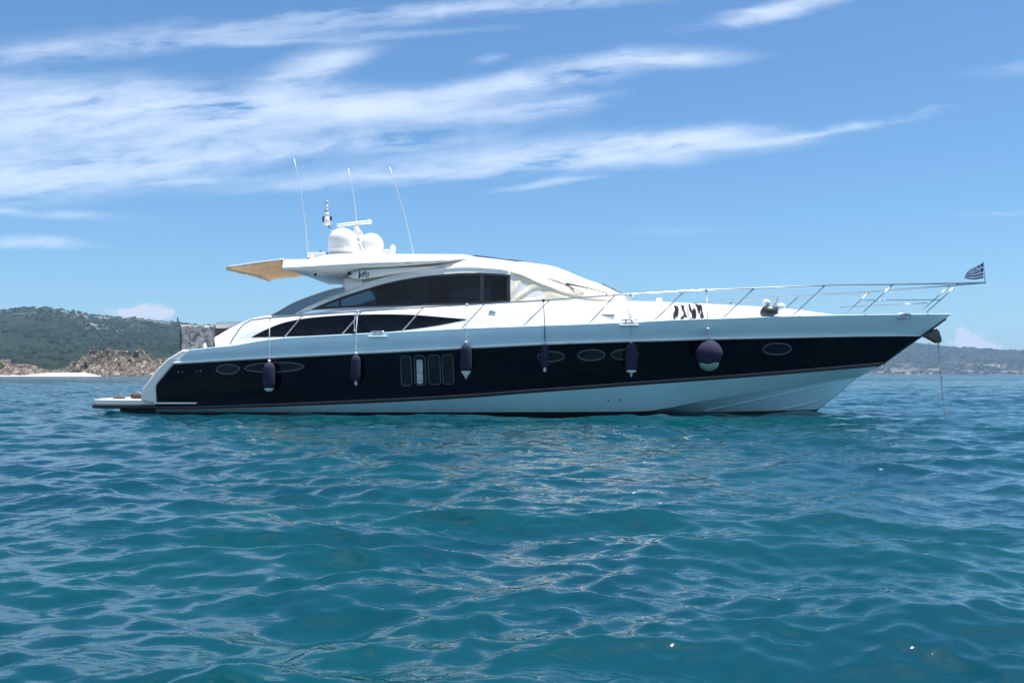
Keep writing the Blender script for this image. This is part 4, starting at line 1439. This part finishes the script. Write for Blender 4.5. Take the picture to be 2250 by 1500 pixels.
# ------------------------------------------------------------------ the sea
def sea():
    def rows_for(y0, y1, q):
        out = [y0]
        while out[-1] < y1: out.append(out[-1] + q(out[-1]))
        return np.array(out)
    r = rows_for(1.2, 5000, lambda y: max(.014, .0042 * y) if y < 70 else .0042 * y * (1 + (y - 70) / 90) if y < 500 else .05 * y)
    nc = 820
    tt = np.linspace(-.92, .92, nc)
    Rr, T_ = np.meshgrid(r, tt, indexing='ij')
    X = Rr * T_; Y = Rr - 2.2
    rs = np.random.default_rng(5)
    Z = np.zeros_like(X); DX = np.zeros_like(X); DY = np.zeros_like(X)
    # slow warp keeps the crests from running dead straight
    WX = .5 * np.sin(.35 * Y + .2 * X + 1.3) + .3 * np.sin(.71 * X - .5 * Y + .4)
    WY = .45 * np.sin(.42 * X + .15 * Y) + .25 * np.sin(.9 * X + .6 * Y + 2.0)
    Xw, Yw = X + WX * .55, Y + WY * .55
    cell = np.maximum(.0042 * Rr, .014)
    cell = np.where(Rr > 70, cell * (1 + (Rr - 70) / 90), cell)
    # patchiness: gusts make some areas rougher
    gust = .88 + .14 * np.sin(.23 * X + .31 * Y + 1.1) * np.sin(.17 * Y - .29 * X + .5) + .12 * np.sin(.9 * X + .35 * Y)
    n = 230
    for i in range(n):
        lam = .10 * (4.5 / .10) ** ((i + rs.random()) / n)
        ang = rs.normal(0, R(31)) + (R(16) if i % 2 else R(-22))
        k = 2 * math.pi / lam
        st_ = .0285 * (1.08 if lam < .55 else 1.0 if lam < 1.0 else (1.0 / lam) ** .95) * rs.uniform(.6, 1.4)
        if lam < .2: st_ *= 1.0
        a = st_ / k
        kx, ky = k * math.sin(ang), -k * math.cos(ang)
        fade = np.clip((lam / cell - 2.2) / 2.0, 0, 1)
        if lam < 1.2: fade = fade * gust
        ph = kx * Xw + ky * Yw + rs.uniform(0, 2 * math.pi)
        c_, s_ = np.cos(ph), np.sin(ph)
        Z += a * c_ * fade
        q = .62
        DX -= q * a * math.sin(ang) * s_ * fade; DY += q * a * math.cos(ang) * s_ * fade
    X = X + DX; Y = Y + DY
    co = np.stack([X, Y, Z], -1).reshape(-1, 3).astype(np.float32)
    nr = len(r)
    idx = np.arange(nr * nc).reshape(nr, nc)
    q = np.stack([idx[:-1, :-1], idx[:-1, 1:], idx[1:, 1:], idx[1:, :-1]], -1).reshape(-1, 4)
    me = bpy.data.meshes.new('sea')
    me.vertices.add(len(co)); me.vertices.foreach_set('co', co.ravel())
    me.loops.add(q.size); me.loops.foreach_set('vertex_index', q.ravel().astype(np.int32))
    me.polygons.add(len(q)); me.polygons.foreach_set('loop_start', np.arange(0, q.size, 4, dtype=np.int32))
    try: me.polygons.foreach_set('loop_total', np.full(len(q), 4, dtype=np.int32))
    except Exception: pass
    me.polygons.foreach_set('use_smooth', np.ones(len(q), bool))
    me.update(calc_edges=True)
    o = bpy.data.objects.new('water', me); col.objects.link(o)
    tag(o, kind='structure')
    print('sea verts', len(co))
    m, T, b = new_mat('sea_water')
    co_ = T.node('ShaderNodeTexCoord').outputs['Object']
    n1 = T.noise(co_, .35, 3, .5)
    T.put(b.inputs['Base Color'], T.mix(T.rng(n1, .35, .65), (0.0003, 0.043, 0.054), (0.0004, 0.032, 0.052)))
    ln = T.node('ShaderNodeVectorMath', operation='LENGTH'); T.put(ln.inputs[0], co_); dist = ln.outputs['Value']
    T.put(b.inputs['Roughness'], T.rng(dist, 40, 900, .02, .34))
    b.inputs['IOR'].default_value = 1.5
    b.inputs['Specular IOR Level'].default_value = 0.5
    st1 = T.noise(T.vmath('MULTIPLY', co_, (.62, 1.25, 1)), 9.0, 3, .5, .5)
    st2 = T.noise(T.vmath('MULTIPLY', co_, (1.0, 1.7, 1)), 1.6, 3, .55, .5)
    h = T.math('ADD', T.math('MULTIPLY', T.math('MULTIPLY', st1, T.rng(T.noise(co_, .45, 2, .5), .3, .7, .35, 1.5)), T.rng(dist, 5, 40, .0092, .032)), T.math('MULTIPLY', st2, T.rng(dist, 10, 60, .0, .16)))
    bn = T.node('ShaderNodeBump'); bn.inputs['Strength'].default_value = 1.0; bn.inputs['Distance'].default_value = 1.0
    T.put(bn.inputs['Height'], h); T.put(b.inputs['Normal'], bn.outputs[0])
    me.materials.append(m)
    return o
sea()

# ------------------------------------------------------------------ land
def fbm2(x, y, seed, octs=6, lac=2.03, gain=.5):
    rs = np.random.default_rng(seed)
    out = np.zeros_like(x); amp = 1.0
    tab = rs.random((256, 256))
    fx, fy = x.copy(), y.copy()
    for _ in range(octs):
        xi, yi = np.floor(fx).astype(int), np.floor(fy).astype(int)
        tx, ty = fx - xi, fy - yi
        tx = tx * tx * (3 - 2 * tx); ty = ty * ty * (3 - 2 * ty)
        g_ = lambda a, b: tab[a % 256, b % 256]
        v = (g_(xi, yi) * (1 - tx) + g_(xi + 1, yi) * tx) * (1 - ty) + (g_(xi, yi + 1) * (1 - tx) + g_(xi + 1, yi + 1) * tx) * ty
        out += (v - .5) * amp
        amp *= gain; fx = fx * lac + 17.3; fy = fy * lac + 5.7
    return out


def np_mesh(name, X, Y, Z, mat):
    nr, nc = X.shape
    idx = np.arange(nr * nc).reshape(nr, nc)
    q = np.stack([idx[:-1, :-1], idx[:-1, 1:], idx[1:, 1:], idx[1:, :-1]], -1).reshape(-1, 4)
    me = bpy.data.meshes.new(name)
    co = np.stack([X, Y, Z], -1).reshape(-1, 3).astype(np.float32)
    me.vertices.add(len(co)); me.vertices.foreach_set('co', co.ravel())
    me.loops.add(q.size); me.loops.foreach_set('vertex_index', q.ravel().astype(np.int32))
    me.polygons.add(len(q)); me.polygons.foreach_set('loop_start', np.arange(0, q.size, 4, dtype=np.int32))
    me.polygons.foreach_set('use_smooth', np.ones(len(q), bool))
    me.update(calc_edges=True); me.materials.append(mat)
    o = bpy.data.objects.new(name, me); col.objects.link(o)
    return o


def land_mat(name, green, green2, rock, rock_lo, rock_hi, scale, zlo=None, zhi=None, rough_bump=1.0):
    m, T, b = new_mat(name)
    co = T.node('ShaderNodeTexCoord').outputs['Object']
    big = T.noise(co, scale * .12, 4, .6)
    fine = T.noise(co, scale, 6, .7)
    vg = T.mix(T.rng(T.noise(co, scale * .5, 5, .65), .35, .65), green, green2)
    z = T.sep(co)[2]
    f = T.math('ADD', T.math('MULTIPLY', big, .6), T.math('MULTIPLY', fine, .6))
    if zlo is not None: f = T.math('ADD', f, T.rng(z, zlo, zhi, -.10, .14))
    T.put(b.inputs['Base Color'], T.mix(T.rng(f, rock_lo, rock_hi), vg, rock))
    b.inputs['Roughness'].default_value = .95
    b.inputs['Specular IOR Level'].default_value = .1
    bn = T.node('ShaderNodeBump'); bn.inputs['Strength'].default_value = rough_bump; bn.inputs['Distance'].default_value = 1.2 / scale * .5
    T.put(bn.inputs['Height'], fine); T.put(b.inputs['Normal'], bn.outputs[0])
    return m
M['hill'] = land_mat('scrub_hillside', (0.012, 0.024, 0.014), (0.022, 0.033, 0.019), (0.22, 0.21, 0.20), .70, .78, .09, 20, 110)
M['hillfar'] = land_mat('far_hillside', (0.010, 0.020, 0.014), (0.022, 0.030, 0.022), (0.20, 0.17, 0.155), .70, .80, .06, 90, 10)
M['cliff'] = land_mat('rocky_headland', (0.028, 0.034, 0.018), (0.075, 0.058, 0.042), (0.25, 0.19, 0.155), .55, .66, .8, 9, 1, rough_bump=1.5)
def rock_detail(m):
    T = NT(m.node_tree)
    b = [n for n in T.n if n.type == 'BSDF_PRINCIPLED'][0]
    co = T.node('ShaderNodeTexCoord').outputs['Object']
    wv_ = T.vmath('ADD', T.vmath('MULTIPLY', co, (1.0, .8, 1.5)), T.vmath('MULTIPLY', T.noise(co, .35, 4, .6, color=True), (5, 5, 5)))
    vo = T.node('ShaderNodeTexVoronoi', feature='F1'); T.put(vo.inputs['Vector'], wv_); vo.inputs['Scale'].default_value = .42
    ve = T.node('ShaderNodeTexVoronoi', feature='DISTANCE_TO_EDGE'); T.put(ve.inputs['Vector'], wv_); ve.inputs['Scale'].default_value = .42
    old = b.inputs['Base Color'].links[0].from_socket
    ch_ = T.sep(vo.outputs['Color'])[0]
    c_a = T.mix(T.rng(ch_, .2, .8), (0.17, 0.14, 0.12), (0.50, 0.43, 0.35))
    c_b = T.mix(.55, old, c_a)
    c_c = T.mix(T.rng(ve.outputs[0], .0, .10), (0.025, 0.025, 0.018), c_b)
    T.put(b.inputs['Base Color'], c_c)
    bn = T.node('ShaderNodeBump'); bn.inputs['Strength'].default_value = .8; bn.inputs['Distance'].default_value = 1.0
    T.put(bn.inputs['Height'], T.math('ADD', T.rng(ve.outputs[0], 0, .25), T.math('MULTIPLY', ch_, .8)))
    T.l.new(b.inputs['Normal'].links[0].from_socket, bn.inputs['Normal']); T.l.new(bn.outputs[0], b.inputs['Normal'])
rock_detail(M['cliff'])
M['scrub'] = simple('scrub_leaves', (0.011, 0.022, 0.010), .9, var=.6, vscale=.08, spec=.1)
M['scrub2'] = simple('headland_scrub', (0.045, 0.058, 0.024), .9, var=.6, vscale=.4, spec=.1)
M['sand'] = simple('pale_beach', (0.62, 0.57, 0.50), .9, var=.3, vscale=.5, bump=.6, bscale=1.2)
M['plaster'] = simple('white_plaster', (0.42, 0.41, 0.40), .8)
M['tile'] = simple('roof_tile', (0.20, 0.14, 0.12), .8)


def hill(name, ridge, x0, x1, ysh, yr, yb, mat, seed, nk=420, nd=150, bump=6.0, shore=None, power=1.25):
    """terrain between the shore distance ysh and behind the ridge distance yr; ridge(px) -> photo row of the skyline"""
    px = np.linspace(x0, x1, nk)
    k = (px - 1125) / F
    rz = np.array([(HZ - ridge(p)) / F * yr + CH for p in px])
    d = np.concatenate([np.linspace(0, 1, nd), 1 + np.linspace(.04, 1, 30)])
    D, K = np.meshgrid(d, k, indexing='ij')
    Yd = np.where(D <= 1, ysh + (yr - ysh) * D, yr + (yb - yr) * (D - 1))
    X = K * Yd; Y = Yd
    prof = np.where(D <= 1, D ** power * (1 + .12 * np.sin(D * math.pi)), 1 - ((D - 1) ** 1.5))
    Z = rz[None, :] * prof
    sc_ = 1.0 / (yr * .055)
    nz = fbm2(X * sc_ + 40, Y * sc_ + 9, seed, 7)
    Z = Z + nz * bump * np.minimum(1, D * 3.5) * np.clip(1.6 - D, 0.25, 1) + fbm2(X * sc_ * 14, Y * sc_ * 14, seed + 3, 3) * bump * .16 * np.minimum(1, D * 6)
    edge = np.minimum(1, np.minimum((K - k[0]), (k[-1] - K)) / (k[-1] - k[0]) * 12)
    Z = Z * np.clip(edge, 0, 1) ** .7 - 1.2 * (D < .004)
    o = np_mesh(name, X, Y, Z, mat)
    tag(o, kind='structure')
    return X, Y, Z, o


lr = ip([(-700, 700), (-350, 690), (-60, 684), (0, 679), (43, 675.5), (102, 675), (149, 687), (203, 695), (277, 703), (392, 711), (448, 714), (560, 722), (760, 742), (1000, 775), (1150, 812)])
LX, LY, LZ, lo_ = hill('hills', lr, -900, 1180, 640, 1750, 2600, M['hill'], 3, nk=700, nd=190, bump=16.0)
rr2 = ip([(1100, 812), (1400, 790), (1700, 770), (1900, 757), (2000, 752), (2050, 757.5), (2100, 764.5), (2167, 769), (2233, 772), (2300, 774), (2500, 768), (2900, 762), (3200, 790)])
RX, RY, RZ, ro_ = hill('hills', rr2, 1050, 3300, 2300, 3300, 4300, M['hillfar'], 8, nk=500, nd=110, bump=16.0)


def scrub(name, X, Y, Z, n, smin, smax, mat, seed, label=None, dmax=None):
    """one heap of leafy clumps spread over a hillside"""
    rs = np.random.default_rng(seed)
    nr, nc = X.shape
    fi = rs.random(n) * (dmax or nr - 32); fj = rs.random(n) * (nc - 2)
    i, j = fi.astype(int), fj.astype(int)
    a, b = (fi - i), (fj - j)
    def bl(A): return (A[i, j] * (1 - a) + A[i + 1, j] * a) * (1 - b) + (A[i, j + 1] * (1 - a) + A[i + 1, j + 1] * a) * b
    cx, cy, cz = bl(X), bl(Y), bl(Z)
    # thin out by a patch mask
    keep = (fbm2(cx / (smax * 11), cy / (smax * 11), seed + 1, 4) > -.16) & (cz > .8)
    cx, cy, cz = cx[keep], cy[keep], cz[keep]; m_ = len(cx)
    s = smin + (smax - smin) * rs.random(m_) ** 2
    base_v = []; base_f = []
    for k_ in range(5): base_v.append((math.cos(k_ * 1.2566), math.sin(k_ * 1.2566), -.3))
    for k_ in range(5): base_v.append((.8 * math.cos(k_ * 1.2566 + .6), .8 * math.sin(k_ * 1.2566 + .6), .45))
    base_v.append((0, 0, .85))
    for k_ in range(5):
        k2 = (k_ + 1) % 5
        base_f += [(k_, k2, 5 + k_), (k2, 5 + k2, 5 + k_), (5 + k_, 5 + k2, 10)]
    bv = np.array(base_v)
    Vv = bv[None] * s[:, None, None] * rs.uniform(.6, 1.35, (m_, 11, 1)) + np.stack([cx, cy, cz], -1)[:, None, :]
    Ff = (np.array(base_f)[None] + (np.arange(m_) * 11)[:, None, None]).reshape(-1, 3)
    me = bpy.data.meshes.new(name)
    Vv = Vv.reshape(-1, 3).astype(np.float32)
    me.vertices.add(len(Vv)); me.vertices.foreach_set('co', Vv.ravel())
    me.loops.add(Ff.size); me.loops.foreach_set('vertex_index', Ff.ravel().astype(np.int32))
    me.polygons.add(len(Ff)); me.polygons.foreach_set('loop_start', np.arange(0, Ff.size, 3, dtype=np.int32))
    me.update(calc_edges=True); me.materials.append(mat)
    o = bpy.data.objects.new(name, me); col.objects.link(o)
    tag(o, label, 'scrub', kind='stuff')
    return o
scrub('scrub', LX, LY, LZ, 26000, 1.6, 5.0, M['scrub'], 21, 'dark green scrub covering the left hillside')
scrub('scrub', RX, RY, RZ, 9000, 3.0, 8.0, M['scrub'], 22, 'dark green scrub covering the far hills right of the bow')

# rocky headland left
YH = 430.0
hd = ip([(-260, 806), (-120, 804), (0, 803), (60, 806), (110, 816), (150, 808), (180, 790), (215, 779), (260, 777.5), (310, 780), (345, 787), (380, 800), (420, 815), (450, 824)])
px = np.linspace(-260, 450, 520); k = (px - 1125) / F
hz = np.array([(HZ + 4 - hd(p)) / F * YH for p in px])
dd = np.linspace(0, 1, 110)
D, K = np.meshgrid(dd, k, indexing='ij')
Yd = YH + 70 * D + 4 * np.sin(K * 60)
X = K * Yd
prof = np.clip(1 - (1 - np.clip(D / .42, 0, 1)) ** 1.7, 0, 1) * np.where(D > .6, 1 - ((D - .6) / .4) ** 2 * .9, 1)
rid = np.abs(fbm2(X * .11, Yd * .11, 31, 6))
Z = hz[None, :] * prof * 1.02 + (fbm2(X * .16, Yd * .2, 33, 6) * 6.5 - rid * 6.0 + np.abs(fbm2(X * .7, Yd * .7, 37, 5)) * 2.2) * np.minimum(1, hz[None, :] / 6) * np.clip(prof * 1.3, .12, 1)
Z = np.maximum(Z, -.5) - .6 * (D < .01)
Yd = Yd + fbm2(X * .3, Z * .3, 35, 4) * 2.5
ho = np_mesh('headland', X, Yd, Z, M['cliff']); tag(ho, kind='structure')
scrub('scrub', X[30:], Yd[30:], Z[30:], 900, .35, 1.1, M['scrub2'], 41, 'sparse bushes on the brown rocky headland', dmax=70)
# beach
px = np.linspace(-150, 232, 260)
k = (px - 1125) / F; dd = np.linspace(0, 1, 30)
D, K = np.meshgrid(dd, k, indexing='ij')
bt = ip([(-150, 824), (0, 823.5), (60, 823), (85, 820.5), (120, 818.5), (170, 818.5), (200, 820), (218, 824), (232, 827.5)])
bz = np.array([(HZ + 4.4 - bt(p)) / F * YH for p in px])
Y = YH - 9 + 16 * D + 2 * np.sin(K * 90); X = K * Y
Z = bz[None, :] * np.clip(D * 1.6, 0, 1) ** .7 + fbm2(X * .4, Y * .4, 51, 4) * .35 * D - .15
bo = np_mesh('beach', X, Y, Z, M['sand']); tag(bo, kind='structure')

# small houses on the far shore
def house(px, Y, w, d, h, label, roof_=True):
    k = (px - 1125) / F
    o = empty('house', (k * Y, Y, 1.0), random.uniform(-.4, .4)); tag(o, label, 'house', 'houses on the far shore')
    mb = MB(); mb.box((0, 0, h / 2), (w, d, h)); wall = mb.build('wall', M['plaster'], o)
    mb = MB()
    if roof_:
        mb.add([(-w / 2 - .4, -d / 2 - .4, h), (w / 2 + .4, -d / 2 - .4, h), (w / 2 + .4, d / 2 + .4, h), (-w / 2 - .4, d / 2 + .4, h), (-w / 2 + d * .4, 0, h + d * .28), (w / 2 - d * .4, 0, h + d * .28)],
               [(0, 1, 5, 4), (1, 2, 5), (2, 3, 4, 5), (3, 0, 4), (3, 2, 1, 0)], 0, False)
        mb.build('roof', M['tile'], o)
    else:
        mb.box((0, 0, h + .2), (w + .3, d + .3, .4)); mb.build('roof', M['plaster'], o)
    for i in range(max(2, int(w / 4))):
        mb = MB(); mb.box((-w / 2 + (i + .5) * w / max(2, int(w / 4)), -d / 2 - .03, h * .55), (1.2, .1, 1.5)); mb.build('window', M['glass'], o)
house(1922, 2290, 12, 9, 7, 'white flat roofed house at the water beside the yacht stem', False)
house(1934, 2292, 18, 9, 5, 'long low white house second from the yacht stem')
house(1962, 2294, 9, 8, 5, 'small white house left of the anchor chain on the far shore')
house(2132, 2292, 14, 9, 7, 'white house with red roof on far shore right of the anchor chain')
house(2156, 2290, 9, 8, 5, 'small house with red roof between two larger ones on far shore')
house(2206, 2294, 16, 9, 6, 'rightmost white house with red roof on the far shore')

# ------------------------------------------------------------------ haze
hz_m = bpy.data.materials.new('haze_air'); hz_m.use_nodes = True
T = NT(hz_m.node_tree); T.n.clear()
pv = T.node('ShaderNodeVolumePrincipled')
pv.inputs['Color'].default_value = (0.42, 0.66, 1.0, 1)
pv.inputs['Density'].default_value = 0.00012
pv.inputs['Anisotropy'].default_value = 0.0
T.l.new(pv.outputs[0], T.node('ShaderNodeOutputMaterial').inputs['Volume'])
mb = MB(); mb.box((0, 0, 0), (1, 1, 1))
hb = mb.build('haze', hz_m)
hb.scale = (13000, 5700, 226); hb.location = (0, 2400, 110.0)
tag(hb, kind='stuff')
